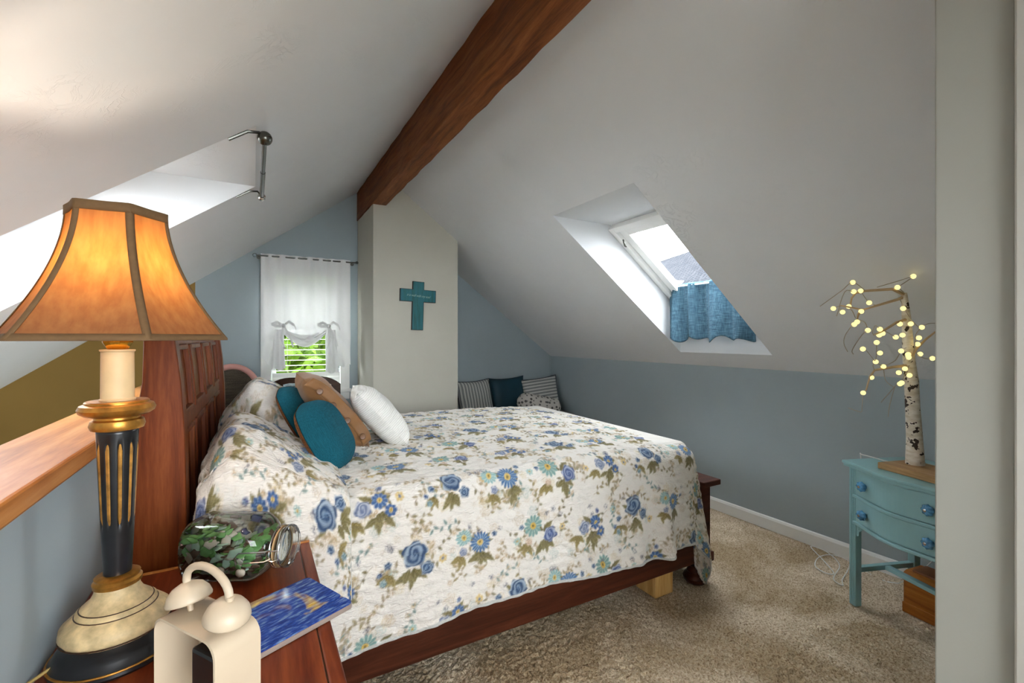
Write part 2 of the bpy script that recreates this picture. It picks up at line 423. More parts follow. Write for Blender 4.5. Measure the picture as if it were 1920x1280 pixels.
# swag roll: gathered lower edge
Pr = np.zeros((60, 14, 3))
for i in range(60):
    k = i/59; x = CWd*(.235+.47*k)
    zc = 1.405-.085*math.sin(math.pi*k); wd = .025+.035*math.sin(math.pi*k)
    for j in range(14):
        u = j/13
        Pr[i, j] = (x, -.02-.03*math.sin(math.pi*k)*(.4+.6*math.sin(u*math.pi))-.006*math.sin(u*16+3*k), zc+wd*(.5-u)*1.7-.012*math.sin(u*9)*math.sin(math.pi*k))
fast_grid('swag', Pr, M_SHEER, cur)
def tail(xc, lo, spread, seed):
    rr = random.Random(seed); P = np.zeros((26, 24, 3))
    for j in range(24):
        k = j/23; z = 1.42+(lo-1.42)*k; wd = .028+(spread-.028)*k**.8
        for i in range(26):
            u = i/25-.5
            P[i, j] = (xc+u*2*wd-.03*k*(1 if xc < CWd/2 else -1)*0, -.045-.014*math.sin(u*9+seed)*(.5+.5*k)-.01*k, z-.02*k*abs(u)-.012*k*math.sin(u*9+seed))
    fast_grid('tail', P, M_SHEER, cur)
tail(.135, 1.075, .058, 1)
tail(.575, 1.03, .058, 2)
M_RIB = sheer_mat('white_ribbon', (.86, .86, .85, 1), .92)
for xc, fl_ in ((.175, 1), (.545, -1)):
    for pts, w in (([(xc, -.05, 1.455), (xc-.05, -.06, 1.485), (xc-.095, -.055, 1.465), (xc-.06, -.06, 1.45), (xc, -.055, 1.45)], .012),
                   ([(xc, -.05, 1.455), (xc+.04, -.06, 1.49), (xc+.085, -.06, 1.46), (xc+.10, -.055, 1.42)], .012),
                   ([(xc, -.055, 1.455), (xc-.02*fl_, -.06, 1.35), (xc+.01*fl_, -.06, 1.25)], .008),
                   ([(xc, -.055, 1.455), (xc+.05, -.06, 1.36), (xc+.075, -.06, 1.27)], .008)):
        m = MB(); rg = []
        for p in pts: rg.append([(p[0], p[1]-.001, p[2]-w), (p[0], p[1]+.001, p[2]-w), (p[0], p[1]+.001, p[2]+w), (p[0], p[1]-.001, p[2]+w)])
        # ribbons keep their breadth across their own run
        if abs(pts[-1][2]-pts[0][2]) > .1:
            rg = [[(p[0]-w, p[1]-.001, p[2]), (p[0]-w, p[1]+.001, p[2]), (p[0]+w, p[1]+.001, p[2]), (p[0]+w, p[1]-.001, p[2])] for p in pts]
        m.rings(rg).build('ribbon', M_RIB, cur, True)
    MB().sphere((xc, -.055, 1.455), .018, 10, 6, (1, .8, 1)).build('bow_knot', M_RIB, cur, 'all')
M_CRYST = glassy('clear_finial', (.9,.93,.95,1), .35)
rod = thing('curtain_rod', 'dark metal curtain rod with clear ball finials above the gable window', 'curtain rod', (0, CY, 2.062))
MB().tube([(.02, 0, 0), (.862, 0, 0)], .007, 10).build('rod', M_STEEL, rod, True)
for x, s_ in ((.005, -1),):
    MB().sphere((x, 0, 0), .018, 12, 8).build('finial', M_CRYST, rod, 'all')
MB().sphere((.853, -.012, 0), .014, 12, 8).build('finial', M_CRYST, rod, 'all')
for x in (.035, .825):
    MB().tube([(x, 0, 0), (x, .06, -.004), (x, YG-CY, -.004)], .005, 8).lathe([(.016, 0), (.016, .004)], 12, Matrix.Translation((x, YG-CY-.004, -.004)) @ Matrix.Rotation(R(-90), 4, 'X')).build('bracket', M_STEEL, rod, True)

# ------------------------------------------------------------------ skylight hardware
# half curtain of blue slub cloth hung across the right shaft
n = N('blue_slub_linen'); v = n.coords('Object', (1, 1, 1))
va = n.coords('Object', (18, 18, 400)); vb = n.coords('Object', (400, 400, 14))
fa = n.noise(va, 1., 3); fb = n.noise(vb, 1., 3)
mm = n.add('ShaderNodeMath', operation='ADD'); n.link(fa, mm.inputs[0]); n.link(fb, mm.inputs[1])
hf = n.add('ShaderNodeMath', operation='MULTIPLY'); n.link(mm.outputs[0], hf.inputs[0]); hf.inputs[1].default_value = .5
n.link(n.ramp(hf.outputs[0], [(.38, S(38, 66, 82)), (.5, S(60, 96, 116)), (.62, S(98, 134, 150))]), n.p.inputs['Base Color']); n.set(Roughness=.9)
n.bump(hf.outputs[0], .3, .002); M_SLUB = n.m
sk = thing('skylight_curtain', 'short blue linen curtain hanging across the right skylight shaft', 'curtain', (2.85, 1.80, 1.745))
nu, nv = 160, 40; P = np.zeros((nu, nv, 3)); LW = .70
for i in range(nu):
    t = i/(nu-1)
    for j in range(nv):
        k = j/(nv-1)
        amp = .012+.022*k
        g = amp*math.sin(t*26+.8*math.sin(t*7)+.5*k)+.02*k*math.sin(t*11+1)
        g2 = .006*(1-k)*math.sin(t*95)
        drop = .425+.012*math.sin(t*17)+.014*math.sin(t*31+1)*(k)
        P[i, j] = (g+g2-.05*k*k*0, LW*t, .018-drop*k)
o = fast_grid('cloth', P, M_SLUB, sk, thick=.0025)
rl = MB().tube([(0, -.03, 0), (0, .71, 0)], .006, 8).build('tension_rod', M_TRIM, sk, True)
for y in (-.03, .705): MB().tube([(0, y-.005, 0), (0, y+.005, 0)], .011, 12).build('end_cap', M_TRIM, sk, True)

# empty rod at the head of the left skylight
lr = thing('skylight_curtain_rod', 'short dark metal rod with ball end on brackets beside the left skylight', 'curtain rod', (.035, 1.93, 2.095))
# local coordinates: along +Y; ceiling slopes beside it
MB().tube([(0, .03, 0), (0, .42, 0)], .0085, 12).build('rod_outer', M_STEEL, lr, True)
MB().tube([(0, .40, 0), (0, .80, 0)], .0105, 12).build('rod_sleeve', M_STEEL, lr, True)
MB().sphere((0, 0, 0), .026, 18, 12).build('ball_finial', M_STEEL, lr, 'all')
MB().lathe([(.012, .02), (.016, .028), (.011, .04)], 14, Matrix.Rotation(R(-90), 4, 'X')).build('collar', M_STEEL, lr, True)
MB().lathe([(.012, .80), (.019, .805), (.019, .83), (.008, .835)], 14, Matrix.Rotation(R(-90), 4, 'X')).build('end_cap', M_CHROME, lr, True)
for y, r_ in ((-.015, .006), (.76, .0045)):
    MB().tube([(0, y+.03, 0), (-.02, y, .012), (-.055, y-.005, .006), (-.115, y, -.034)], r_, 8).build('bracket', M_STEEL, lr, True)

# ------------------------------------------------------------------ cross on the chimney
n = N('weathered_teal_paint'); v = n.coords('Object', (60, 60, 6)); f = n.noise(v, 1., 5, .65)
n.link(n.ramp(f, [(.3, S(24, 80, 76)), (.5, S(28, 102, 106)), (.66, S(32, 106, 124)), (.8, S(96, 150, 140))]), n.p.inputs['Base Color']); n.set(Roughness=.6); n.bump(f, .3, .002); M_TEALW = n.m
M_DKEDGE = plain('dark_cross_edge', S(38, 30, 26), .6)
cr = thing('wall_cross', 'weathered teal wooden cross on the chimney breast', 'cross', (1.262, 3.914, 1.62)); cr.rotation_euler = (0, R(1.6), 0)
def cross_poly(e):
    w, W, h0, h1, a0, a1 = .052-e, .163-e, -.205+e, .225-e, .045+e, .155-e
    return [(-w,h0),(w,h0),(w,a0),(W,a0),(W,a1),(w,a1),(w,h1),(-w,h1),(-w,a1),(-W,a1),(-W,a0),(-w,a0)]
MB().prism(cross_poly(0), 'Y', -.022, 0).build('edge', M_DKEDGE, cr)
MB().prism(cross_poly(.004), 'Y', -.0235, -.02).build('face', M_TEALW, cr)
M_INK = plain('pale_script_ink', S(150, 180, 168), .7)
fc = bpy.data.curves.new('script', 'FONT'); fc.body = 'it is well with my soul'; fc.size = .031; fc.align_x = 'CENTER'; fc.align_y = 'CENTER'; fc.shear = .45; fc.space_character = .92
fo = bpy.data.objects.new('script_tmp', fc); COL.objects.link(fo)
dg = bpy.context.evaluated_depsgraph_get(); me = bpy.data.meshes.new_from_object(fo.evaluated_get(dg)); bpy.data.objects.remove(fo)
so = bpy.data.objects.new('lettering', me); me.materials.clear(); me.materials.append(M_INK); COL.objects.link(so); so.parent = cr
so.rotation_euler = (R(90), R(3), 0); so.location = (0, -.0245, .098); so.scale = (.86, 1, 1); so['label'] = 'pale handwritten script'

# ------------------------------------------------------------------ outdoors: tree at the gable window, neighbour's roof at the skylight
def leaves(name, mat, parent, c, rad, count, size, seed):
    g = np.random.default_rng(seed); d = g.normal(size=(count, 3)); d /= np.linalg.norm(d, axis=1)[:, None]
    p = d*np.array(rad)*(g.random((count, 1))**.45)+np.array(c)
    ax = g.normal(size=(count, 3)); ax /= np.linalg.norm(ax, axis=1)[:, None]
    bx = np.cross(ax, g.normal(size=(count, 3))); bx /= np.linalg.norm(bx, axis=1)[:, None]
    s_ = size*(.6+.8*g.random((count, 1)))
    q = np.stack([p-ax*s_, p+bx*s_*.42+ax*s_*.1, p+ax*s_, p-bx*s_*.42+ax*s_*.1], 1).reshape(-1, 3)
    me = bpy.data.meshes.new(name); me.from_pydata(q.tolist(), [], [(4*i, 4*i+1, 4*i+2, 4*i+3) for i in range(count)])
    o = bpy.data.objects.new(name, me); me.materials.append(mat); COL.objects.link(o); o.parent = parent; return o
def leafmat(name, a, b):
    n = N(name); v = n.coords('Object'); f = n.noise(v, 5., 4)
    col = n.ramp(f, [(.35, a), (.65, b)]); n.link(col, n.p.inputs['Base Color']); n.set(Roughness=.5)
    tl = n.add('ShaderNodeBsdfTranslucent'); n.link(col, tl.inputs['Color']); mx = n.add('ShaderNodeMixShader'); mx.inputs['Fac'].default_value = .45
    n.link(n.p.outputs[0], mx.inputs[1]); n.link(tl.outputs[0], mx.inputs[2]); n.link(mx.outputs[0], n.out.inputs['Surface']); return n.m
M_LEAF1 = leafmat('bright_leaves', S(84, 124, 28), S(140, 170, 54)); M_LEAF2 = leafmat('deep_leaves', S(34, 60, 28), S(66, 96, 42))
M_BARK = plain('bark', S(84, 68, 52), .9, var=.2, vscale=12)
tr_ = thing('garden_tree', 'bright leafy tree outside the gable window', 'tree', (.6, 6.6, -2.6))
MB().tube([(0, 0, 0), (.05, .1, 1.8), (-.1, .1, 3.6)], [.13, .1, .05], 10).build('trunk', M_BARK, tr_, True)
leaves('foliage', M_LEAF1, tr_, (-.2, 0, 3.9), (1.5, .9, 1.3), 5200, .10, 3)
tb = thing('garden_tree', 'dark green tree standing farther back outside the gable window', 'tree', (2.4, 9.4, -2.6))
MB().tube([(0, 0, 0), (.05, .1, 1.8), (-.1, .1, 3.6)], [.16, .12, .06], 10).build('trunk', M_BARK, tb, True)
leaves('foliage', M_LEAF2, tb, (0, 0, 3.5), (3.2, 1.2, 2.0), 6000, .14, 8)
n = N('grey_shingles'); v = n.coords('Object', (1, 1, 1)); br = n.add('ShaderNodeTexBrick'); n.link(v, br.inputs['Vector'])
br.inputs['Scale'].default_value = 3.2; br.inputs['Color1'].default_value = S(48, 50, 54); br.inputs['Color2'].default_value = S(62, 63, 66); br.inputs['Mortar'].default_value = S(34, 36, 39); br.inputs['Mortar Size'].default_value = .03
n.link(br.outputs['Color'], n.p.inputs['Base Color']); n.set(Roughness=.9); n.p.inputs['Specular IOR Level'].default_value = 0.; M_SHING = n.m
M_SIDING = plain('pale_siding', S(206, 206, 200), .7, var=.04)
hs = thing('neighbour_house', 'grey shingled neighbouring house seen through the right skylight', 'house', (11.2, 7.6, -2.9), R(-20))
RZ = 6.85; EZ = 5.0
MB().box(-2.2, 2.2, -4, 9, 0, EZ).build('wall', M_SIDING, hs)
for s_ in (-1, 1):
    MB()._add([(s_*2.5, -4.3, EZ-.25), (s_*2.5, 9.3, EZ-.25), (0, 9.3, RZ), (0, -4.3, RZ), (s_*2.5, -4.3, EZ-.13), (s_*2.5, 9.3, EZ-.13), (0, 9.3, RZ+.12), (0, -4.3, RZ+.12)],
              [(0,1,2,3),(4,5,6,7),(0,1,5,4),(2,3,7,6),(0,3,7,4),(1,2,6,5)]).build('roof_slope', M_SHING, hs)
    MB().tube([(s_*2.5, -4.32, EZ-.2), (0, -4.32, RZ+.05)], .08, 4).build('rake_trim', M_TRIM, hs)
# cross gable facing us with white trim
MB().prism([(-1.1, EZ-.6), (1.1, EZ-.6), (0, EZ+.75)], 'X', -2.9, -1.2).build('gable_front', M_SIDING, hs)
for s_ in (-1, 1): MB().tube([(-2.95, s_*1.3, EZ-.75), (-2.95, 0, EZ+.85)], .09, 4).build('gable_trim', M_TRIM, hs)
struct(MB().box(-30, 60, -30, 60, -3.1, -3.0).build('ground', plain('gravel_yard', S(122, 122, 118), .95, var=.15)), 'grey gravel yard far below', 'ground')

# ------------------------------------------------------------------ floral print (flat colour printed on cloth)
def lin(*c): return np.array(S(*c)[:3], np.float32)
class Print:
    """a rectangle of printed cloth, painted motif by motif on a regular grid"""
    def __init__(s, w, h, st, seed, ground=(242, 237, 228)):
        s.st = st; s.nx = int(round(w/st))+1; s.ny = int(round(h/st))+1; s.w = w; s.h = h
        s.g = np.random.default_rng(seed); s.c = np.empty((s.nx, s.ny, 3), np.float32); s.c[:] = lin(*ground)
    def win(s, x, y, r):
        i0, i1 = max(0, int((x-r)/s.st)), min(s.nx, int((x+r)/s.st)+2); j0, j1 = max(0, int((y-r)/s.st)), min(s.ny, int((y+r)/s.st)+2)
        if i0 >= i1 or j0 >= j1: return None
        X, Y = np.meshgrid(np.arange(i0, i1)*s.st-x, np.arange(j0, j1)*s.st-y, indexing='ij')
        return (slice(i0, i1), slice(j0, j1)), X, Y
    def put(s, sl, m, col, a=1.):
        v = s.c[sl]; m = np.clip(m, 0, 1)[..., None]*a; s.c[sl] = v*(1-m)+col*m
    @staticmethod
    def soft(d, e): return np.clip(.5-d/e, 0, 1)
    def leaf(s, x, y, ang, L, wd, dark=(104, 96, 56), light=(186, 175, 130)):
        w = s.win(x, y, L*1.1)
        if not w: return
        sl, X, Y = w; u = X*math.cos(ang)+Y*math.sin(ang); v = -X*math.sin(ang)+Y*math.cos(ang)
        t = np.clip(u/L, 0, 1); half = wd*np.sin(np.pi*t**.8)*(1+.12*np.sin(t*26)); m = s.soft(np.abs(v)-half, s.st*1.3)*(u > 0)*(u < L)
        k = np.clip(np.abs(v)/(half+1e-6), 0, 1)[..., None]; col = lin(*dark)*(1-k*t[..., None]*1.0)+lin(*light)*k*t[..., None]
        s.put(sl, m, col); s.put(sl, s.soft(np.abs(v)-.0012, s.st)*(u > .1*L)*(u < .85*L), lin(*light), .55)
    def rose(s, x, y, r, dark=(56, 82, 116), mid=(100, 130, 164), light=(186, 200, 212)):
        w = s.win(x, y, r*1.2)
        if not w: return
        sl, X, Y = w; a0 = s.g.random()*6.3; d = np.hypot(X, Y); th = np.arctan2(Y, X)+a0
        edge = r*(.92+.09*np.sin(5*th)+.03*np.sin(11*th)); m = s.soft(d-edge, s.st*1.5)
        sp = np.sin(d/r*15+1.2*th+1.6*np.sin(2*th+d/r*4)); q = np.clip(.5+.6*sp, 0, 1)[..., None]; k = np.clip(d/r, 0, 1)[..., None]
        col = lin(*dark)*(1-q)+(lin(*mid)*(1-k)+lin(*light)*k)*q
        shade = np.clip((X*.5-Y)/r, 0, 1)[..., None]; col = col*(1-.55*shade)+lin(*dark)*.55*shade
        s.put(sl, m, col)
    def daisy(s, x, y, r, c1=(70, 112, 160), c2=(168, 192, 214), np_=11, core=(226, 196, 116)):
        w = s.win(x, y, r*1.15)
        if not w: return
        sl, X, Y = w; d = np.hypot(X, Y); th = np.arctan2(Y, X)+s.g.random()*6
        edge = r*(.78+.22*np.abs(np.cos(th*np_/2))); m = s.soft(d-edge, s.st*1.4)
        q = (np.abs(np.cos(th*np_/2))**.7)[..., None]; k = np.clip(d/r, 0, 1)[..., None]
        s.put(sl, m, lin(*c2)*(1-q)+lin(*c1)*q*(.9+.1*k)); s.put(sl, s.soft(d-r*.3, s.st), lin(*core)); s.put(sl, s.soft(d-r*.12, s.st), lin(132, 110, 60))
    def puff(s, x, y, r, col, a=.8):
        w = s.win(x, y, r*1.3)
        if not w: return
        sl, X, Y = w; d = np.hypot(X, Y); th = np.arctan2(Y, X)+s.g.random()*6
        m = s.soft(d-r*(.7+.3*np.abs(np.cos(th*2.5))), s.st*2); tex = .55+.45*np.sin(d/r*13+3*np.sin(th*3)); s.put(sl, m*tex, lin(*col), a)
    def line(s, pts, wd, col, a=.8):
        for (x0, y0), (x1, y1) in zip(pts, pts[1:]):
            L = math.hypot(x1-x0, y1-y0); w = s.win((x0+x1)/2, (y0+y1)/2, L/2+wd*2)
            if not w or L < 1e-6: continue
            sl, X, Y = w; ux, uy = (x1-x0)/L, (y1-y0)/L; u = X*ux+Y*uy; v = np.abs(-X*uy+Y*ux)
            s.put(sl, s.soft(v-wd*.5, s.st*1.2)*(np.abs(u) <= L/2), lin(*col), a)
    def sprig(s, x, y, ang, L, col=(168, 150, 116), lf=(150, 138, 98)):
        p = [(x, y)]; a = ang
        for k in range(6):
            a += s.g.uniform(-.45, .45); p.append((p[-1][0]+L/6*math.cos(a), p[-1][1]+L/6*math.sin(a)))
            sg = 1 if k % 2 else -1
            s.leaf(p[-1][0], p[-1][1], a+sg*.9, .022*s.g.uniform(.7, 1.3), .0055, tuple(int(c*.8) for c in lf), lf)
            if s.g.random() < .35: s.puff(p[-1][0]+.012*sg, p[-1][1], .011, (204, 180, 140), .9)
        s.line(p, .0022, col, .75)
    def bouquet(s, x, y, kind, sc=1., down=-math.pi/2):
        g = s.g; rot = lambda dx, dy: (x+sc*(dx*math.cos(down+math.pi/2)-dy*math.sin(down+math.pi/2)), y+sc*(dx*math.sin(down+math.pi/2)+dy*math.cos(down+math.pi/2)))
        for k in range(9): p = rot(g.uniform(-.10, .08), g.uniform(-.08, .08)); s.puff(*p, g.uniform(.012, .024)*sc, [(206, 184, 146), (218, 196, 140), (196, 172, 140), (172, 192, 184)][k % 4], .5)
        for a in np.linspace(-.95, .8, 5): p = rot(.015+g.uniform(-.012, .012), -.022+g.uniform(-.012, .01)); s.leaf(*p, down+a+g.uniform(-.25, .25), .058*sc*g.uniform(.6, 1.15), .0105*sc)
        for a in np.linspace(-1.0, .5, 3): p = rot(-.055, -.025); s.leaf(*p, down+a+g.uniform(-.2, .2), .045*sc*g.uniform(.7, 1.1), .0095*sc, (128, 112, 62), (200, 184, 132))
        for a in (2.2, -2.2, 1.7): p = rot(.005, .01); s.leaf(*p, down+a, .052*sc, .010*sc)
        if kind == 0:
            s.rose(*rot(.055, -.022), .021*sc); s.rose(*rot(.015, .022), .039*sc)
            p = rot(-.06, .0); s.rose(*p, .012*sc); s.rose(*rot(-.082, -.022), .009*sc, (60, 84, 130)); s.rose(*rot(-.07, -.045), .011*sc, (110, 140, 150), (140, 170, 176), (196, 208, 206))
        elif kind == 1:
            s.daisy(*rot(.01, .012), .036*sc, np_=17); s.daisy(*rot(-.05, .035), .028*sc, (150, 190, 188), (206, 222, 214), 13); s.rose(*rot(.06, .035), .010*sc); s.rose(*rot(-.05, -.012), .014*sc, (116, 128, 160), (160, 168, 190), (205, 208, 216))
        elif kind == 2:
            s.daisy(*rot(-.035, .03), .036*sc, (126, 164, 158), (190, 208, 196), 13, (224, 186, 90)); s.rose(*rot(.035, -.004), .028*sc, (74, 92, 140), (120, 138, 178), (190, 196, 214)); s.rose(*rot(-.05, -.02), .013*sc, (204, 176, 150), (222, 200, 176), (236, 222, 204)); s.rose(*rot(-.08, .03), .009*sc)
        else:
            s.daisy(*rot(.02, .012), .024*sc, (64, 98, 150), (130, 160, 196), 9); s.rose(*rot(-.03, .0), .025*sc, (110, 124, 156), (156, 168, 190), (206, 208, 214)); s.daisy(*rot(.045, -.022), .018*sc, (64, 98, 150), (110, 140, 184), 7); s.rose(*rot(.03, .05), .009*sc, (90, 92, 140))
        for k in range(3): p = rot(g.uniform(-.1, .1), g.uniform(.04, .08)); s.puff(*p, .010*sc, (96, 96, 112), .8)
    def fill(s, dx=.27, dy=.245, down=-math.pi/2, sc=1.22):
        ny = int(s.h/dy)+2; nx = int(s.w/dx)+2
        for j in range(ny):
            for i in range(nx):
                x = (i+(.5 if j % 2 else 0))*dx+s.g.uniform(-.03, .03); y = j*dy+s.g.uniform(-.025, .025)
                s.sprig(x+.1, y+.02, s.g.uniform(0, 6.3), .13); s.sprig(x+.13, y-.06, s.g.uniform(0, 6.3), .12, (178, 160, 128), (176, 164, 124)); s.sprig(x-.1, y+.09, s.g.uniform(0, 6.3), .11, (150, 166, 160), (150, 176, 168))
                s.sprig(x+.02, y+.10, s.g.uniform(0, 6.3), .10, (170, 150, 116), (190, 172, 122))
                for q in range(3): s.sprig(x+s.g.uniform(-.15, .15), y+s.g.uniform(-.14, .14), s.g.uniform(0, 6.3), .09, (192, 172, 140), (198, 182, 148))
                for q in range(6): s.puff(x+s.g.uniform(-.15, .15), y+s.g.uniform(-.13, .13), s.g.uniform(.008, .018), [(214, 196, 164), (200, 178, 146), (206, 206, 196)][q % 3], .42)
                if s.g.random() < .5: s.daisy(x+.135+s.g.uniform(-.02, .02), y+s.g.uniform(-.04, .04), .017, (170, 200, 192), (206, 220, 210), 7)
                else: s.daisy(x+.135+s.g.uniform(-.02, .02), y+s.g.uniform(-.04, .04), .017, (222, 196, 130), (234, 216, 168), 6, (110, 130, 170))
        k = 0
        for j in range(ny):
            for i in range(nx):
                x = (i+(.5 if j % 2 else 0))*dx; y = j*dy
                s.bouquet(x+s.g.uniform(-.02, .02), y+s.g.uniform(-.02, .02), (i*1+j*2+(j//2)) % 4, sc*s.g.uniform(.9, 1.1), down+s.g.uniform(-.2, .2))
        return s

n = N('quilted_floral_cotton'); at = n.add('ShaderNodeVertexColor'); at.layer_name = 'print'
n.link(at.outputs['Color'], n.p.inputs['Base Color']); n.set(Roughness=.85); n.p.inputs['Specular IOR Level'].default_value = .2
n.p.inputs['Sheen Weight'].default_value = .15
v = n.coords('Object', (1, 2.6, 2.6)); f = n.noise(v, 26., 5, .6, 1.2)
v2 = n.coords('Object', (1, 1, 1)); vo = n.add('ShaderNodeTexVoronoi', feature='DISTANCE_TO_EDGE'); vo.inputs['Scale'].default_value = 30.; n.link(v, vo.inputs['Vector'])
st = n.ramp(vo.outputs['Distance'], [(0, (0,0,0,1)), (.25, (1,1,1,1))])
b1 = n.bump(f, .75, .014); n.bump(st, .45, .004, b1); M_QUILT = n.m

# ------------------------------------------------------------------ bed
BED_A = R(-.8)
bed = thing('bed', 'cherry wood bed with curved panelled headboard and low footboard', 'bed', (-.195, 1.668, 0), BED_A)
BLn, BWi = 2.41, 1.68
# posts: side profile swept back towards the foot of the post (x = along the bed)
back = [(-.155, 0), (-.155, .90), (-.148, .98), (-.125, 1.06), (-.10, 1.14), (-.088, 1.22), (-.085, 1.34), (-.090, 1.42)]
front = [(-.022, 1.42), (-.010, 1.34), (.004, 1.22), (.014, 1.06), (.018, .86), (.018, .60), (.010, .40), (.0, 0)]
for y0 in (0, BWi-.075):
    MB().prism(back+front, 'Y', y0, y0+.075).build('headboard_post', M_CHERRY, bed, bevel=.008)
def curve_x(z):   # face of the headboard bends with the posts
    zs = [0, .4, .6, .86, 1.06, 1.22, 1.34, 1.42]; xs = [.0, .010, .018, .018, .014, .004, -.010, -.022]
    return float(np.interp(z, zs, xs))-.022
def bent_board(y0, y1, z0, z1, t, dx, n_=8):
    rg = []
    for i in range(n_+1):
        z = z0+(z1-z0)*i/n_; x = curve_x(z)+dx; rg.append([(x-t, y0, z), (x, y0, z), (x, y1, z), (x-t, y1, z)])
    return MB().rings(rg)
bent_board(.075, BWi-.075, .35, 1.40, .02, -.03, 14).build('headboard_back', M_CHERRY, bed)
cols = 4; rows = [(.62, 1.02), (1.10, 1.31)]
cw = (BWi-.15)/cols
for z0, z1 in ((.35, .60), (1.035, 1.085), (1.325, 1.40)): bent_board(.075, BWi-.075, z0, z1, .03, -.004).build('headboard_rail', M_CHERRY, bed, bevel=.004)
for k in range(cols+1):
    yc = .075+cw*k; h = .028
    bent_board(max(.075, yc-h), min(BWi-.075, yc+h), .60, 1.33, .03, -.004, 12).build('headboard_stile', M_CHERRY, bed, bevel=.004)
for z0, z1 in ((.60, 1.035), (1.085, 1.325)):
    for k in range(cols):
        ya, yb = .075+cw*k+.028, .075+cw*(k+1)-.028
        p = bent_board(ya, yb, z0, z1, .012, -.016, 6).build('panel', M_CHERRY, bed)
        mo = MB()
        for a in ((ya, ya+.018, z0, z1), (yb-.018, yb, z0, z1)):
            rg = []
            for i in range(7):
                z = a[2]+(a[3]-a[2])*i/6; x = curve_x(z)+.002; rg.append([(x-.02, a[0], z), (x, a[0], z), (x, a[1], z), (x-.02, a[1], z)])
            mo.rings(rg)
        for zz in (z0, z1-.018):
            x = curve_x(zz)+.002; mo.box(x-.02, x, ya+.018, yb-.018, zz, zz+.018)
        mo.build('moulding', M_CHERRY, p, bevel=.004)
tp = MB().rings([[(curve_x(1.42)+.012-.09+.09*math.cos(a)*.6-.0, y, 1.42+.03*math.sin(a)) for a in np.linspace(0, 2*math.pi, 14, endpoint=False)] for y in (-.012, BWi+.012)])
tp.build('headboard_crown', M_CHERRY, bed, True)
# rails
for y0 in (.012, BWi-.047): MB().box(0, BLn-.06, y0, y0+.035, .115, .40).build('side_rail', M_CHERRYX, bed, bevel=.004)
# footboard: two posts on turned bun feet, panel and a flat cap
FX = BLn-.05
bun = [(.035, .0), (.050, .004), (.062, .018), (.066, .034), (.058, .050), (.042, .058), (.046, .066), (.040, .078), (.034, .09), (.04, .10)]
for y in (.035, BWi-.035):
    MB().box(FX-.035, FX+.035, y-.035, y+.035, .10, .53).build('footboard_post', M_CHERRYX, bed, bevel=.004)
    MB().lathe(bun, 24, Matrix.Translation((FX-.045, y, 0))).build('bun_foot', M_CHERRYX, bed, True)
MB().box(FX-.012, FX+.012, .07, BWi-.07, .16, .53).build('footboard_panel', M_CHERRYX, bed)
MB().box(FX-.02, FX+.052, -.012, BWi+.012, .115, .165).build('footboard_plinth', M_CHERRYX, bed, bevel=.004)
MB().box(FX-.055, FX+.085, -.03, BWi+.03, .535, .565).build('footboard_cap', M_CHERRYX, bed, bevel=.005)
M_MATT = plain('white_ticking', S(226, 222, 214), .9)
MB().box(.03, FX-.06, .05, BWi-.05, .36, .56).build('box_spring', M_MATT, bed, bevel=.03)
MB().box(.03, FX-.06, .05, BWi-.05, .56, .775).build('mattress', M_MATT, bed, bevel=.05, seg=3)
# pine support block under the rail
M_PINE = wood('pine_block_wood', S(168, 120, 60), S(206, 160, 92), S(226, 186, 122), 'Z', 1.4, .5)
tag(MB().box(1.80, 1.93, 1.66, 1.80, 0, .112).build('support_block', M_PINE, bevel=.004), 'pale pine block under the bed rail near the foot', 'wood block')

# ------------------------------------------------------------------ quilt
A0, AF = .03, FX-.062; W0, W1 = -.022, BWi+.015                # mattress edge in bed space
r_e = .085; nearL, farL, footL = .485, .45, .46
st = .0042
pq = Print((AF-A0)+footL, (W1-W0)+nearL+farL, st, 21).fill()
aa = A0+np.arange(pq.nx)*st; bb = W0-nearL+np.arange(pq.ny)*st
Am, Bm = np.meshgrid(aa, bb, indexing='ij')
da = np.maximum(0, Am-(AF-r_e)); dbn = np.maximum(0, (W0+r_e)-Bm); dbf = np.maximum(0, Bm-(W1-r_e)); db = dbn+dbf
sg = np.where(dbn > 0, -1., 1.)
s_ = np.hypot(da, db); ux = np.where(s_ > 0, da/np.maximum(s_, 1e-9), 0); uy = np.where(s_ > 0, db/np.maximum(s_, 1e-9), 0)
arc = r_e*math.pi/2; t = np.minimum(s_, arc); rest = np.maximum(0, s_-arc)
cor = 4*ux**2*uy**2                                            # 1 in the middle of a corner
ang = np.arctan2(db, da)
flare = .05+.04*cor
fold = .010*np.sin(Am*7.+.5)*(1-cor)+.006*np.sin(Am*17.+1.0)*(1-cor)+.040*cor*np.sin(ang*7.2+.3)+.045*np.exp(-((Am-2.0)/.045)**2)-.02*np.exp(-((Am-1.90)/.05)**2)
off = r_e*np.sin(t/r_e)+rest*flare+fold*np.clip(rest/.35, 0, 1.2)
drop = r_e*(1-np.cos(t/r_e))+rest*np.sqrt(1-flare**2)
cx = np.minimum(Am, AF-r_e); cy = np.clip(Bm, W0+r_e, W1-r_e)
crown = .792+.022*np.sin(np.pi*np.clip((Bm-W0)/(W1-W0), 0, 1))*np.clip((AF-Am)/.25, 0, 1)**.5
crown = crown-.030*np.clip((Am-1.35)/.85, 0, 1)**2
hem_w = .022*np.sin(Am*5.2+2.2)*np.clip(rest/.4, 0, 1)
Z = crown-drop+hem_w
puff = .0036*np.sin(Bm*150+1.5*np.sin(Am*22)+.8*np.sin(Am*53+Bm*31))*(.5+.5*np.sin(Am*31+Bm*9))+.0016*np.sin(Am*90+3*np.sin(Bm*40))
Px = cx+ux*off; Py = cy+sg*uy*off
Z = Z+puff*np.where(rest > 0, 0, 1); Py = Py-sg*puff*np.where(rest > 0, 1.2, 0)
Z = np.maximum(Z, .03)
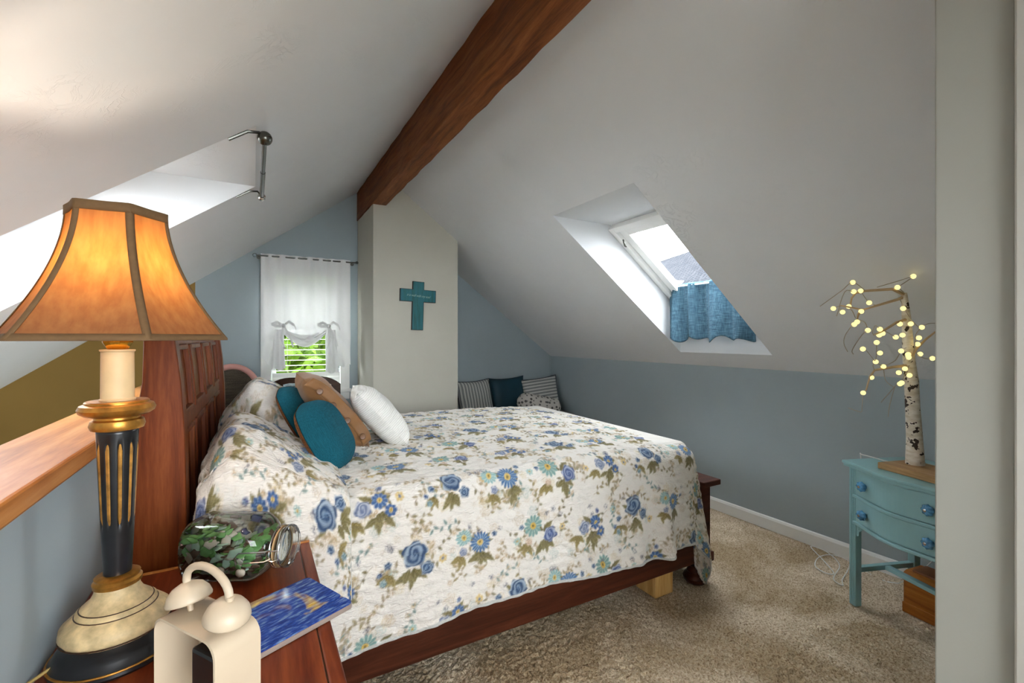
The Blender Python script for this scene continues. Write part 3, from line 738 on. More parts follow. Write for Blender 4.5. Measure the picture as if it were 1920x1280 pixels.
hemd = np.minimum(np.minimum(Bm-bb[0], bb[-1]-Bm), aa[-1]-Am); pq.c[hemd < .011] = lin(206, 206, 200)
cv_, sv_ = math.cos(BED_A), math.sin(BED_A)
quilt = fast_grid('quilt', np.stack([Px, Py, Z], -1), M_QUILT, None, pq.c, thick=.006)
quilt.location = bed.location; quilt.rotation_euler = (0, 0, BED_A)
tag(quilt, 'white quilt with blue roses and olive leaves spread over the bed', 'quilt')

# ------------------------------------------------------------------ pillows in floral shams at the headboard
def sham(name, label, y0, y1, hang, seed, top, xtop, xfront, ruff):
    """pillow lying against the headboard under a quilted cover; hang = length falling over the near side"""
    st = .005; sec = .80; Ltot = (y1-y0)+hang
    pr = Print(sec, Ltot, st, seed).fill(.27, .24, 0., 1.25)
    nx, ny = pr.nx, pr.ny; u = np.linspace(0, 1, nx); 
    # section: up behind, over the top, down the front to the bed
    key = np.array([(-.165, .80), (-.150, .90), (-.125, .97), (xtop, top), (xtop+.08, top-.025), (xtop+.17, top-.085), (xtop+.25, top-.145), (xfront, .835), (xfront+.02, .80)])
    kk = np.concatenate([[0], np.cumsum(np.hypot(*np.diff(key, axis=0).T))]); kk /= kk[-1]
    uu = np.linspace(0, 1, 400); sx = np.interp(uu, kk, key[:, 0]); sz = np.interp(uu, kk, key[:, 1])
    ker = np.ones(41)/41; sx2 = np.convolve(np.pad(sx, 20, 'edge'), ker, 'valid'); sz2 = np.convolve(np.pad(sz, 20, 'edge'), ker, 'valid')
    sx = np.interp(u, uu, sx2); sz = np.interp(u, uu, sz2)
    v = np.arange(ny)*st; P = np.zeros((nx, ny, 3))
    for j in range(ny):
        d = v[j]-hang                                      # <0 : hanging part
        y = y0+max(d, 0); e0, e1 = (y-y0), (y1-y)
        round_ = min(1, (max(e0, 0)/.16 if hang == 0 else .55+.45*max(e0, 0)/.16))**.5*min(1, e1/.16)**.5
        zz = .80+(sz-.80)*max(.1, round_)*(1+.03*math.sin(y*9+seed)); xx = -.03+(sx+.03)*(.86+.14*round_)
        yy = np.full(nx, y)
        if d < 0:
            r = .08; a = min(-d, r*math.pi/2); rest = max(0, -d-r*math.pi/2)
            yy = yy+.02-r*math.sin(a/r)*1.0-rest*.05-.007*np.sin(u*24)*min(1, rest/.2)
            zz = zz-r*(1-math.cos(a/r))-rest*.985*(1)
            # the hanging flap levels out into an even drop
            k = min(1, (-d)/(hang*.9)); zz = zz*(1-.55*k)+(.80-r*(1-math.cos(a/r))-rest)*.55*k
        wr = .004*np.sin(u*60+3*math.sin(y*25))*np.sin(y*33+u*8)+.006*np.sin(y*21+u*5+seed)
        P[:, j, 0] = xx+ruff*.012*np.sin(y*70)*np.exp(-((u-.16)/.05)**2); P[:, j, 1] = yy; P[:, j, 2] = zz+wr
    edge = np.minimum(np.arange(nx), nx-1-np.arange(nx)); pr.c[edge < 2] = lin(214, 212, 204)
    o = fast_grid(name, P, M_QUILT, None, pr.c, thick=.006); tag(o, label, 'pillow', 'floral pillow shams'); return o
near = sham('pillow_sham', 'floral quilted pillow sham nearest the lamp, its flap hanging over the bed side', 1.672, 2.42, .40, 5, 1.045, -.075, .285, 1)
far = sham('pillow_sham', 'floral quilted pillow sham on the far side by the gable window', 2.44, 3.25, 0, 9, 1.125, .0, .38, 1)

# ------------------------------------------------------------------ loose cushions
def cushion_mesh(w, h, t, n_=28, pinch=.06, wrinkle=.0, seed=0, nose=.9, rnd=0., back=1.):
    """pillow shape in local x (width) y (height) z (thickness); front and back as one closed shell"""
    u = np.linspace(-1, 1, n_); U, V = np.meshgrid(u, u, indexing='ij')
    k = 1-pinch*(1-V**2)*np.abs(U)**2; k2 = 1-pinch*(1-U**2)*np.abs(V)**2
    X = U*w/2*k*np.sqrt(1-rnd*V**2/2); Y = V*h/2*k2*np.sqrt(1-rnd*U**2/2)
    hgt = (np.clip(1-U**4, 0, 1)**nose*np.clip(1-V**4, 0, 1)**nose)**.62*t/2
    g = np.random.default_rng(seed); ph = g.random(4)*6
    hw = hgt*(1+wrinkle*(np.sin(5*U+ph[0]+2*V)+np.sin(7*V+ph[1]-3*U)))
    top = np.stack([X, Y, hw], -1); bot = np.stack([X, Y, -hgt*back], -1)
    mb = MB(); mb.grid(top); mb.grid(bot[::-1]); return mb
def place(o, c, right, up):
    """orient a part/thing: local x -> right, y -> up"""
    r_ = Vector(right).normalized(); u_ = Vector(up); u_ = (u_-r_*u_.dot(r_)).normalized(); n_ = r_.cross(u_)
    M = Matrix((r_, u_, n_)).transposed().to_4x4(); M.translation = Vector(c); o.matrix_world = M
def weave(name, col, sc=500, var=.18, bump=.4, rough=.9):
    n = N(name); va = n.coords('Object', (sc*.06, sc, sc)); vb = n.coords('Object', (sc, sc*.06, sc)); a = n.noise(va, 1., 2); b = n.noise(vb, 1., 2)
    m = n.add('ShaderNodeMath', operation='ADD'); n.link(a, m.inputs[0]); n.link(b, m.inputs[1]); h = n.add('ShaderNodeMath', operation='MULTIPLY'); n.link(m.outputs[0], h.inputs[0]); h.inputs[1].default_value = .5
    d = tuple(c*(1-var*1.5) for c in col[:3])+(1,); l = tuple(min(1, c*(1+var*1.5)) for c in col[:3])+(1,)
    n.link(n.ramp(h.outputs[0], [(.4, d), (.6, l)]), n.p.inputs['Base Color']); n.set(Roughness=rough); n.p.inputs['Specular IOR Level'].default_value = .2; n.bump(h.outputs[0], bump, .002); return n.m
M_TEAL = weave('teal_woven_cloth', S(20, 84, 99), 420, .16); M_TEALD = plain('dark_teal_satin', S(0, 52, 66), .6, var=.05)
M_BROWN = plain('tan_faux_suede', S(142, 99, 56), .6, var=.10, vscale=9, bump=.1, bscale=40, sheen=.2); M_LEATH = weave('brown_braided_back', S(128, 82, 48), 160, .25)
M_BUT = plain('brown_button', S(122, 84, 54), .4)
n = N('white_pleated_cotton'); v = n.coords('Object', (6, 1, 1)); wv = n.add('ShaderNodeTexWave', bands_direction='Y'); wv.inputs['Scale'].default_value = 34.; wv.inputs['Distortion'].default_value = 2.5; wv.inputs['Detail'].default_value = 2.
v = n.coords('Object'); n.link(v, wv.inputs['Vector']); n.link(n.ramp(wv.outputs['Fac'], [(0, S(226, 224, 216)), (1, S(244, 243, 238))]), n.p.inputs['Base Color']); n.set(Roughness=.85); n.bump(wv.outputs['Fac'], .5, .004); M_WHITEC = n.m

SLOPE = lambda deg: (-math.cos(R(deg)), 0, math.sin(R(deg)))
# tan cushion with button flap
tc = thing('throw_cushion', 'tan suede cushion with a buttoned flap, between teal and white', 'cushion', (0,0,0), 0, 'loose cushions on the bed')
cushion_mesh(.44, .46, .15, pinch=.05, wrinkle=.05, seed=2).build('cover', M_BROWN, tc, 'all')
fp = np.zeros((24, 6, 3))
for i in range(24):
    v_ = -.205+.41*i/23; zz = .045*(1-(v_/.23)**4)
    for j in range(6): fp[i, j] = (-.222-.006*math.sin(i*.9)-.004*(j == 0), v_, zz+.014-.05*j/5)
fp[:, :, 0] -= .010*np.sin(np.linspace(0, math.pi, 24))[:, None]*0
fpo = fast_grid('flap', fp, M_BROWN, tc, thick=.006)
for v_ in (-.16, -.05, .05, .14):
    MB().lathe([(.006, -.004), (.015, -.003), (.016, .002), (.012, .005), (.004, .004)], 14, Matrix.Translation((-.238, v_, .012)) @ Matrix.Rotation(R(-90), 4, 'Y')).build('button', M_BUT, tc, True)
place(tc, (.345, 2.50, .985), (0, 1, 0), SLOPE(50))
wc = thing('throw_cushion', 'small white pleated cushion, nearest the foot of the bed', 'cushion', (0,0,0), 0, 'loose cushions on the bed')
cushion_mesh(.38, .37, .16, pinch=.08, wrinkle=.04, seed=3).build('cover', M_WHITEC, wc, 'all')
place(wc, (.575, 2.43, .945), (.12, 1, 0), SLOPE(48))
def teal(label, c, right, up, w, h, t):
    o = thing('throw_cushion', label, 'cushion', (0,0,0), 0, 'loose cushions on the bed')
    m = cushion_mesh(w, h, t, pinch=.0, seed=4, rnd=.75, back=.4); m.build('cover', M_TEAL, o, 'all')
    b = MB(); u = np.linspace(-1, 1, 22); U, V = np.meshgrid(u, u, indexing='ij')
    hgt = (np.clip(1-U**4, 0, 1)**.9*np.clip(1-V**4, 0, 1)**.9)**.62*t/2
    b.grid(np.stack([U*w/2*1.01*np.sqrt(1-.75*V**2/2), V*h/2*1.01*np.sqrt(1-.75*U**2/2), -hgt*.42-.003], -1)); b.build('braided_back', M_LEATH, o, 'all')
    place(o, c, right, up); return o
teal('teal woven cushion with brown braided back, front one of the pair', (.26, 2.10, .925), (.42, .9, 0), SLOPE(58), .34, .33, .17)
teal('teal woven cushion peeping out behind the front teal one', (.19, 2.42, .965), (.3, 1, 0), SLOPE(60), .34, .33, .12)
M_LACE = plain('pale_blue_lace', S(196, 214, 220), .9, var=.1, vscale=60)

# ------------------------------------------------------------------ far corner: window seat with cushions, chairs behind the bed
M_SEATW = plain('white_bench_paint', S(224, 224, 220), .5, var=.02)
M_SEATC = plain('grey_seat_pad', S(150, 152, 150), .9)
sb = thing('corner_bench', 'low built-in bench in the far corner behind the bed', 'bench', (1.66, 4.06, 0))
MB().box(0, 1.47, .02, .515, 0, .44).build('body', M_SEATW, sb, bevel=.004)
MB().box(0, 1.475, 0, .515, .44, .50).build('seat_pad', M_SEATC, sb, bevel=.02)
def stripes(name, axis):
    n = N(name); v = n.coords('Object'); wv = n.add('ShaderNodeTexWave', bands_direction=axis); wv.inputs['Scale'].default_value = 9.; n.link(v, wv.inputs['Vector'])
    n.link(n.ramp(wv.outputs['Fac'], [(.50, S(196, 196, 190)), (.62, S(84, 88, 92)), (.85, S(84, 88, 92)), (.95, S(150, 152, 150))]), n.p.inputs['Base Color']); n.set(Roughness=.9); return n.m
def corner_cushion(label, c, right, up, w, h, t, mat, pipe=None, pinch=.07):
    o = thing('bench_cushion', label, 'cushion', (0,0,0), 0, 'cushions on the corner bench')
    cushion_mesh(w, h, t, pinch=pinch, wrinkle=.03, seed=int(w*100)).build('cover', mat, o, 'all')
    if pipe:
        k = [(u_*w/2*(1-pinch*(1-v_*v_)*u_*u_), v_*h/2*(1-pinch*(1-u_*u_)*v_*v_), 0) for u_, v_ in
             [(-1+2*i/12, -1) for i in range(12)]+[(1, -1+2*i/12) for i in range(12)]+[(1-2*i/12, 1) for i in range(12)]+[(-1, 1-2*i/12) for i in range(13)]]
        MB().tube(k, .006, 6).build('piping', pipe, o, True)
    place(o, c, right, up); return o
M_PIPE = plain('dark_piping', S(52, 58, 64), .8)
corner_cushion('grey and white striped cushion against the chimney side', (2.065, 4.43, .695), (1, .1, .03), (0, .3, 1), .44, .40, .13, stripes('grey_ticking_upright', 'X'), M_PIPE, .1)
corner_cushion('dark teal cushion in the middle of the corner bench', (2.50, 4.46, .70), (1, 0, .03), (0, .25, 1), .46, .42, .12, M_TEALD, None, .1)
corner_cushion('striped cushion leaning in the corner by the knee wall', (2.875, 4.37, .69), (.95, -.25, .12), (-.28, .28, 1), .44, .40, .13, stripes('grey_ticking_level', 'Y'), M_PIPE, .08)
n = N('leaf_print_linen'); v = n.coords('Object', (1, .55, 1), (0, 0, .7)); vo = n.add('ShaderNodeTexVoronoi'); vo.inputs['Scale'].default_value = 26.; vo.inputs['Randomness'].default_value = .8; n.link(v, vo.inputs['Vector'])
n.link(n.ramp(vo.outputs['Distance'], [(.30, S(96, 92, 90)), (.40, S(206, 200, 192))]), n.p.inputs['Base Color']); n.set(Roughness=.9); M_LEAFP = n.m
bo = thing('bolster_cushion', 'pale leaf-print bolster lying in front of the dark teal cushion', 'cushion', (2.72, 4.17, .61)); bo.rotation_euler = (0, R(12), R(-14))
rg = []
for i in range(25):
    k = i/24; x = -.25+.5*k; rr = .115*min(1, (min(k, 1-k)/.12+.02))**.5*(1+.03*math.sin(i*1.3))
    rg.append([(x, rr*math.cos(a)*1.0, rr*.9*math.sin(a)) for a in np.linspace(0, 2*math.pi, 24, endpoint=False)])
MB().rings(rg).build('cover', M_LEAFP, bo, 'all')
for x in (-.24, .24): MB().tube([(x, .035*math.cos(a), .035*math.sin(a)) for a in np.linspace(0, 2*math.pi, 17)], .008, 6).build('gathered_end', M_LEAFP, bo, True)

M_DARKW = wood('dark_walnut_wood', S(34, 20, 12), S(58, 36, 22), S(78, 52, 34), 'X', 1., .35)
dc = thing('dark_chair', 'dark wooden chair with curved crest rail below the gable window', 'chair', (.34, 3.86, 0), R(6))
cp = [(-.27+.54*i/16, .015*math.sin(math.pi*i/16)) for i in range(17)]
rg = []
for i, (x, y) in enumerate(cp):
    k = i/16; zt = .975+.075*math.sin(math.pi*k)**.8+.012*math.sin(3*math.pi*k); zb = .86+.03*math.sin(math.pi*k)
    rg.append([(x, y-.012, zb), (x, y+.012, zb), (x, y+.012, zt), (x, y-.012, zt)])
MB().rings(rg).build('crest_rail', M_DARKW, dc, True)
for x in (-.24, .24):
    MB().tube([(x, 0, 0), (x, -.02, .45), (x, .01, .93)], [.018, .02, .016], 8).build('back_leg', M_DARKW, dc, True)
    MB().tube([(x, .42, 0), (x, .42, .44)], [.016, .02], 8).build('front_leg', M_DARKW, dc, True)
MB().box(-.26, .26, -.02, .45, .44, .475).build('seat', M_DARKW, dc, bevel=.01)
for k in range(5):
    x = -.16+.08*k; MB().tube([(x, -.01, .475), (x, .01, .88)], .008, 8).build('spindle', M_DARKW, dc, True)
corner = thing('lace_pillow', 'pale blue lacy pillow leaning on the dark chair behind the bed', 'pillow')
cushion_mesh(.30, .46, .12, pinch=.05, wrinkle=.06, seed=8).build('cover', M_LACE, corner, 'all')
rf = MB(); pts = []
for i in range(60):
    a = 2*math.pi*i/59; u_, v_ = math.cos(a), math.sin(a); q = max(abs(u_), abs(v_)); pts.append((.16*u_/q, .24*v_/q, .012*math.sin(i*2.2)))
MB().tube(pts, .012, 6).build('ruffle', M_LACE, corner, True)
place(corner, (.36, 3.70, .765), (1, .1, 0), (.05, .3, 1))

M_PINK = plain('pink_upholstery', S(206, 150, 140), .8, var=.05); M_WEAVE = weave('dark_woven_back', S(74, 66, 56), 200, .3)
pc = thing('pink_rimmed_chair', 'round-backed chair with pink rim and dark woven back behind the headboard', 'chair', (-.145, 3.92, 0), R(4))
MB().tube([(.17*math.cos(a), 0, .95+.185*math.sin(a)) for a in np.linspace(-.25*math.pi, 1.25*math.pi, 40)], .022, 10).build('back_rim', M_PINK, pc, True)
MB().lathe([(.004, -.008), (.155, -.008), (.155, .008), (.004, .008)], 36, Matrix.Translation((0, 0, .95)) @ Matrix.Scale(1.06, 4, (0, 0, 1)) @ Matrix.Rotation(R(90), 4, 'X')).build('woven_back', M_WEAVE, pc)
MB().lathe([(.02, .40), (.17, .40), (.185, .43), (.17, .46), (.02, .465)], 28, Matrix.Translation((0, .16, 0))).build('seat', M_PINK, pc, True)
for sx_, y in ((-1, .02), (1, .02), (-1, .32), (1, .32)): MB().tube([(sx_*.14, y, 0), (sx_*.12, .16+(y-.16)*.7, .41)], [.012, .016], 8).build('leg', M_DARKW, pc, True)
for sx_ in (-1, 1): MB().tube([(sx_*.10, .02, .45), (sx_*.125, 0, .80)], .013, 8).build('back_post', M_DARKW, pc, True)

# ------------------------------------------------------------------ nightstand
NZ = .70; NX0, NX1, NY0, NY1 = -.362, .153, .68, 1.582
ns = thing('nightstand', 'reddish cherry nightstand under the lamp beside the bed', 'nightstand', (NX0, NY0, 0))
NW, ND = NX1-NX0, NY1-NY0
MB().box(0, NW-.032, 0, ND, NZ-.026, NZ).build('top_board', M_NIGHT, ns, bevel=.003)
MB().box(NW-.030, NW, 0, ND, NZ-.026, NZ).build('front_edge_strip', M_NIGHT, ns, bevel=.004)
MB().box(NW-.034, NW-.028, .002, ND-.002, NZ-.024, NZ-.003).build('groove', M_DARKW, ns)
MB().box(.0, NW, ND-.012, ND-.001, NZ-.0005, NZ+.0025).build('back_edge_bead', M_CAP, ns)
MB().box(.015, NW-.03, .02, ND-.02, .06, NZ-.026).build('carcass', M_NIGHT, ns)
for x in (.02, NW-.075):
    for y in (.025, ND-.08): MB().box(x, x+.045, y, y+.045, 0, .06).build('foot', M_NIGHT, ns, bevel=.004)
for k in range(3):
    z0 = .09+k*.195; d_ = MB().box(NW-.03, NW-.012, .05, ND-.05, z0, z0+.18).build('drawer', M_NIGHT, ns, bevel=.004)
    for y in (ND*.3, ND*.7): MB().lathe([(.006, 0), (.007, .012), (.016, .018), (.015, .028), (.004, .032)], 14, Matrix.Translation((NW-.012, y, z0+.09)) @ Matrix.Rotation(R(90), 4, 'Y')).build('knob', M_BRASS, d_, True)

# ------------------------------------------------------------------ lamp
LX, LY = -.246, 1.222
lamp = thing('table_lamp', 'table lamp with bell shade, cream candle sleeve and fluted black column', 'lamp', (LX, LY, NZ)); lamp.scale = (1.05, 1.05, 1)
MB().lathe([(.02, 0), (.098, 0), (.102, .006), (.101, .014), (.094, .020), (.092, .028), (.086, .034), (.074, .042), (.070, .048)], 40).build('black_base', M_BLACK, lamp, True)
MB().tube([(.1005*math.cos(a), .1005*math.sin(a), .0135) for a in np.linspace(0, 2*math.pi, 41)], .0022, 6).build('gilt_line', M_BRASS, lamp, True)
MB().lathe([(.066, .044), (.079, .050), (.086, .062), (.084, .076), (.072, .088), (.063, .095), (.062, .1), (.055, .106), (.042, .118), (.036, .130), (.034, .142)], 40).build('cream_base', M_CREAMX, lamp, True)
for r_, z_ in ((.0632, .0945), (.0565, .104), (.0852, .0555)): MB().tube([(r_*math.cos(a), r_*math.sin(a), z_) for a in np.linspace(0, 2*math.pi, 41)], .0013, 6).build('moulding_line', M_DARKW, lamp, True)
MB().lathe([(.030, .138), (.038, .142), (.039, .150), (.035, .155), (.036, .160), (.030, .164)], 32).build('lower_gilt_ring', M_BRASS, lamp, True)
# fluted column: round below and at the neck, flutes between
zs = np.linspace(.158, .462, 40); rg = []; nf = 10
for z in zs:
    k = (z-.158)/(.462-.158); rr = .0215+.0115*k**.9; fl_ = .0035*np.clip(min((z-.262)/.012, (.440-z)/.012), 0, 1)
    rg.append([((rr-fl_*max(0, math.cos(nf*a))**2)*math.cos(a), (rr-fl_*max(0, math.cos(nf*a))**2)*math.sin(a), z) for a in np.linspace(0, 2*math.pi, 120, endpoint=False)])
MB().rings(rg).build('column', M_BLACK, lamp, 'all')
M_GILT = plain('gilt_flute', S(178, 128, 58), .4, .5, var=.22, vscale=60)
for k in range(nf):
    a = 2*math.pi*k/nf; pts = []; rad = []
    for z in np.linspace(.262, .440, 10):
        q = (z-.158)/(.462-.158); rr = .0215+.0115*q**.9-.0036; pts.append((rr*math.cos(a), rr*math.sin(a), z)); rad.append(.0036+.0012*q)
    rad[0] = rad[-1] = .001
    MB().tube(pts, rad, 6).build('gilt_flute', M_GILT, lamp, True)
MB().lathe([(.030, .458), (.041, .462), (.0435, .470), (.041, .480), (.036, .483), (.036, .487), (.050, .491), (.058, .497), (.0605, .504), (.057, .512), (.050, .515), (.050, .518), (.048, .520), (.02, .520)], 40).build('upper_gilt_collar', M_BRASS, lamp, True)
M_SLEEVE = plain('ivory_candle_sleeve', S(216, 190, 144), .55, var=.05, vscale=20)
MB().lathe([(.028, .520), (.0285, .523), (.0262, .525), (.0255, .620), (.0275, .622), (.0275, .625), (.012, .626)], 32).build('candle_sleeve', M_SLEEVE, lamp, True)
M_FOIL = plain('brass_socket', S(206, 160, 60), .2, .9, var=.1)
MB().lathe([(.012, .625), (.017, .627), (.024, .640), (.023, .656), (.016, .664), (.016, .72), (.012, .73)], 10).build('socket', M_FOIL, lamp)
def harp():
    for s__ in (-1, 1):
        MB().tube([(s__*.016, 0, .67), (s__*.05, 0, .74), (s__*.055, 0, .82), (s__*.03, 0, .88), (0, 0, .90)], .002, 6).build('harp', M_FOIL, lamp, True)
harp()
# shade: six-sided bell
n = N('amber_silk_shade'); tl = n.add('ShaderNodeBsdfTranslucent'); v = n.coords('Object', (60, 60, 5)); f = n.noise(v, 1.2, 4)
cshade = n.ramp(f, [(.35, S(116, 76, 44)), (.7, S(134, 92, 56))]); n.link(cshade, n.p.inputs['Base Color']); n.link(n.ramp(f, [(.35, S(214, 128, 44)), (.7, S(236, 156, 68))]), tl.inputs['Color'])
n.set(Roughness=.8); mx = n.add('ShaderNodeMixShader'); mx.inputs['Fac'].default_value = .125; n.link(n.p.outputs[0], mx.inputs[1]); n.link(tl.outputs[0], mx.inputs[2]); n.link(mx.outputs[0], n.out.inputs['Surface']); M_SHADE = n.m
M_SHTRIM = plain('brown_shade_braid', S(112, 84, 52), .8, var=.06, vscale=80)
SH0, SH1 = .647, .906; NS = 22
def bell(k):   # k 0 bottom .. 1 top : circumradius
    return .078+.104*(1-k)**1.75
PH = R(54)
def hexpt(k, th, grow=0.):
    """point of the rounded hexagon at height k"""
    q = (th-PH) % (math.pi/3)-math.pi/6; rr = (bell(k)+grow)*math.cos(math.pi/6)/math.cos(q)
    rr *= 1-.012*math.cos(q*6)
    return (rr*math.cos(th), rr*math.sin(th), SH0+(SH1-SH0)*k)
for s6 in range(6):
    a0 = PH+s6*math.pi/3
    P = np.array([[hexpt(k, a0+math.pi/3*j/12) for j in range(13)] for k in np.linspace(0, 1, NS)])
    fast_grid('shade_panel', P, M_SHADE, lamp)
    # braid over each seam
    w = .055
    P = np.array([[hexpt(k, a0+dw*.0065/bell(k), .0018) for dw in (-1, -.4, 0, .4, 1)] for k in np.linspace(0, 1, NS)])
    fast_grid('seam_braid', P, M_SHTRIM, lamp, thick=.001)
for nm, k0, k1 in (('bottom_braid', -.012, .035), ('top_braid', .958, 1.03)):
    P = np.array([[hexpt(k, th, .0025) for th in np.linspace(0, 2*math.pi, 97)] for k in (k0, (k0+k1)/2, k1)])
    fast_grid(nm, P, M_SHTRIM, lamp, thick=.0015)
M_BULB = N('warm_bulb'); em = M_BULB.add('ShaderNodeEmission'); em.inputs['Color'].default_value = (1, .84, .66, 1); em.inputs['Strength'].default_value = 58.
M_BULB.link(em.outputs[0], M_BULB.out.inputs['Surface']); M_BULB = M_BULB.m
MB().lathe([(.012, .73), (.018, .75), (.028, .78), (.030, .80), (.024, .822), (.010, .832)], 20).build('bulb', M_BULB, lamp, 'all')
M_CORD = plain('gold_lamp_cord', S(176, 150, 92), .5)
MB().tube([(-.085, -.03, .018), (-.115, -.06, .012), (-.12, -.13, .005), (-.105, -.22, .004), (-.10, -.40, .004)], .0032, 6).build('cord', M_CORD, lamp, True)

# ------------------------------------------------------------------ alarm clock seen from its open back
ck = thing('alarm_clock', 'cream twin-bell alarm clock with open back on the nightstand', 'clock', (-.052, .815, NZ), math.atan2(.143, -.095))
# local x: along the back from the near corner (0) to the far corner (.172); y: depth away from the viewer
M_CREAM = plain('cream_enamel', S(206, 187, 160), .4, var=.03)
cw_, cd_, ch_ = .172, .074, .178
def rrect(w, h, r, z0, n_=6):
    p = []
    for cx_, cz_, a in ((w-r, z0+r, -90), (w-r, z0+h-r, 0), (r, z0+h-r, 90), (r, z0+r, 180)):
        for i in range(n_+1): t_ = R(a+90*i/n_); p.append((cx_+r*math.cos(t_), cz_+r*math.sin(t_)))
    return p
outer = rrect(cw_, ch_, .026, .006); inner = [((x-cw_/2)*.965+cw_/2, (z-(ch_/2+.006))*.965+ch_/2+.006) for x, z in outer]
m = MB(); ro = lambda y, poly: [(x, y, z) for x, z in poly]
m.rings([ro(0, inner), ro(-.001, outer), ro(-cd_, outer)], True, False); m.rings([ro(0, inner), ro(-cd_+.004, inner)], True, False)
m._add(ro(-cd_, outer), [tuple(range(len(outer)))]); m._add(ro(-cd_+.004, inner), [tuple(range(len(inner)))])
m.build('case', M_CREAM, ck, True)
for x in (.03, cw_-.03): MB().lathe([(.008, 0), (.01, .003), (.007, .008)], 12, Matrix.Translation((x, -cd_/2, 0))).build('foot', M_CREAM, ck, True)
for k, x in enumerate((.034, cw_-.040)):
    tl_ = 1 if k else -1
    Mx = Matrix.Translation((x, -cd_/2, ch_+.006)) @ Matrix.Rotation(R(14*tl_), 4, 'Y')
    MB().tube([(0, 0, -.004), (0, 0, .03)], .0045, 10, True, Mx).build('bell_post', M_CREAM, ck, True)
    MB().lathe([(.034, .016), (.0345, .019), (.031, .030), (.023, .040), (.010, .046), (.0035, .047)], 28, Mx, True).build('bell', M_CREAM, ck, 'all')
    MB().tube([(0, 0, .045), (0, 0, .053)], .006, 10, True, Mx).build('bell_nut', M_CREAM, ck, True)
hp = [(.034-.012, -cd_/2, ch_+.054)]
for a in np.linspace(math.pi, 0, 14): hp.append((cw_/2-.002+.060*math.cos(a), -cd_/2, ch_+.056+.034*math.sin(a)))
hp.append((cw_-.040+.012, -cd_/2, ch_+.054))
MB().tube(hp, .0062, 12).build('handle', M_CREAM, ck, True)
M_PLAST = plain('black_plastic', S(24, 24, 24), .35, var=.2, vscale=20)
mv = MB().box(.010, .082, -cd_+.006, -.010, .072, .152).build('movement', M_PLAST, ck, bevel=.006)
MB().lathe([(.009, 0), (.009, .016), (.002, .018)], 12, Matrix.Translation((.05, -.012, .085)) @ Matrix.Rotation(R(-90), 4, 'X')).build('battery', M_CHROME, mv, True)
MB().tube([(.094, -.05, .115), (.13, -.06, .140), (.165, -.05, .150)], .0012, 5).build('wire', M_PLAST, ck)
MB().tube([(.094, -.03, .09), (.13, -.03, .05), (.15, -.03, .012)], .0012, 5).build('wire', M_CORD, ck)

# ------------------------------------------------------------------ printed folio on the nightstand (abstract blue and yellow stand-in print)
n = N('blue_painterly_cover'); v = n.coords('Object', (1, 1, 1), (0, 0, .5)); v3 = n.coords('Object', (14, 60, 1), (0, 0, .35))
f = n.noise(v, 9., 3, .5, .6); g = n.noise(v3, 2., 4, .6)
base = n.ramp(g, [(.36, S(28, 46, 116)), (.52, S(44, 76, 158)), (.66, S(120, 150, 190))])
spot = n.ramp(f, [(.60, (0,0,0,1)), (.68, (1,1,1,1))])
mx = n.add('ShaderNodeMix', data_type='RGBA'); n.link(spot, mx.inputs['Factor']); n.link(base, mx.inputs['A'])
n.link(n.ramp(g, [(.4, S(206, 160, 50)), (.6, S(240, 214, 110))]), mx.inputs['B']); n.link(mx.outputs['Result'], n.p.inputs['Base Color']); n.set(Roughness=.25); M_FOLIO = n.m
M_FEDGE = plain('folio_edge', S(150, 134, 124), .4)
fo_ = thing('tablet_folio', 'blue and yellow printed tablet folio overhanging the nightstand edge', 'tablet case', (.210, 1.134, NZ), math.atan2(.098, .214))
# local: corner at origin, x towards -length, y along the short side
def slab(x0, x1, y0, y1, z0, z1, r):
    p = []
    for cx_, cy_, a in ((x1-r, y0+r, -90), (x1-r, y1-r, 0), (x0+r, y1-r, 90), (x0+r, y0+r, 180)):
        for i in range(6): t_ = R(a+18*i); p.append((cx_+r*math.cos(t_), cy_+r*math.sin(t_)))
    return MB().prism(p, 'Z', z0, z1)
slab(-.25, 0, 0, .20, .001, .012, .014).build('body', M_FEDGE, fo_, bevel=.002)
slab(-.248, -.002, .0455, .198, .012, .0145, .012).build('cover_main', M_FOLIO, fo_, bevel=.0008)
slab(-.248, -.002, .002, .0435, .012, .0145, .012).build('cover_flap', M_FOLIO, fo_, bevel=.0008)

# ------------------------------------------------------------------ clip-top jar of sea glass lying on its side
M_JAR = glassy('jar_glass', (.93, .96, .95, 1), .32, .03)
JA = math.atan2(-.115, .19)
jar = thing('glass_jar', 'clip-top glass jar of sea glass lying on the nightstand', 'jar', (-.138, 1.508, NZ), JA)
JR = .080; JM = Matrix.Translation((0, 0, JR+.002)) @ Matrix.Rotation(R(90), 4, 'Y') @ Matrix.Rotation(R(45), 4, 'Z')
def sq(r, z, p=3.2, n_=40):   # rounded-square section, axis z
    o_ = []
    for i in range(n_):
        a = 2*math.pi*i/n_; k = (abs(math.cos(a-math.pi/4))**p+abs(math.sin(a-math.pi/4))**p)**(-1/p); o_.append((r*k*math.cos(a), r*k*math.sin(a), z))
    return o_
prof = [(.060, 0, 3), (.074, .006, 3), (.080, .02, 3.2), (.080, .165, 3.2), (.076, .185, 3), (.064, .205, 2.4), (.052, .216, 2), (.048, .222, 2), (.048, .238, 2)]
MB().rings([sq(r, z, p) for r, z, p in prof], True, False, JM)._add(sq(.060, 0, 3), [tuple(range(40))], JM).build('body', M_JAR, jar, 'all')
lid = MB().lathe([(.050, .240), (.054, .243), (.054, .250), (.050, .253), (.054, .256), (.054, .262), (.046, .268), (.02, .270)], 40, JM, True).build('lid', M_JAR, jar, True)
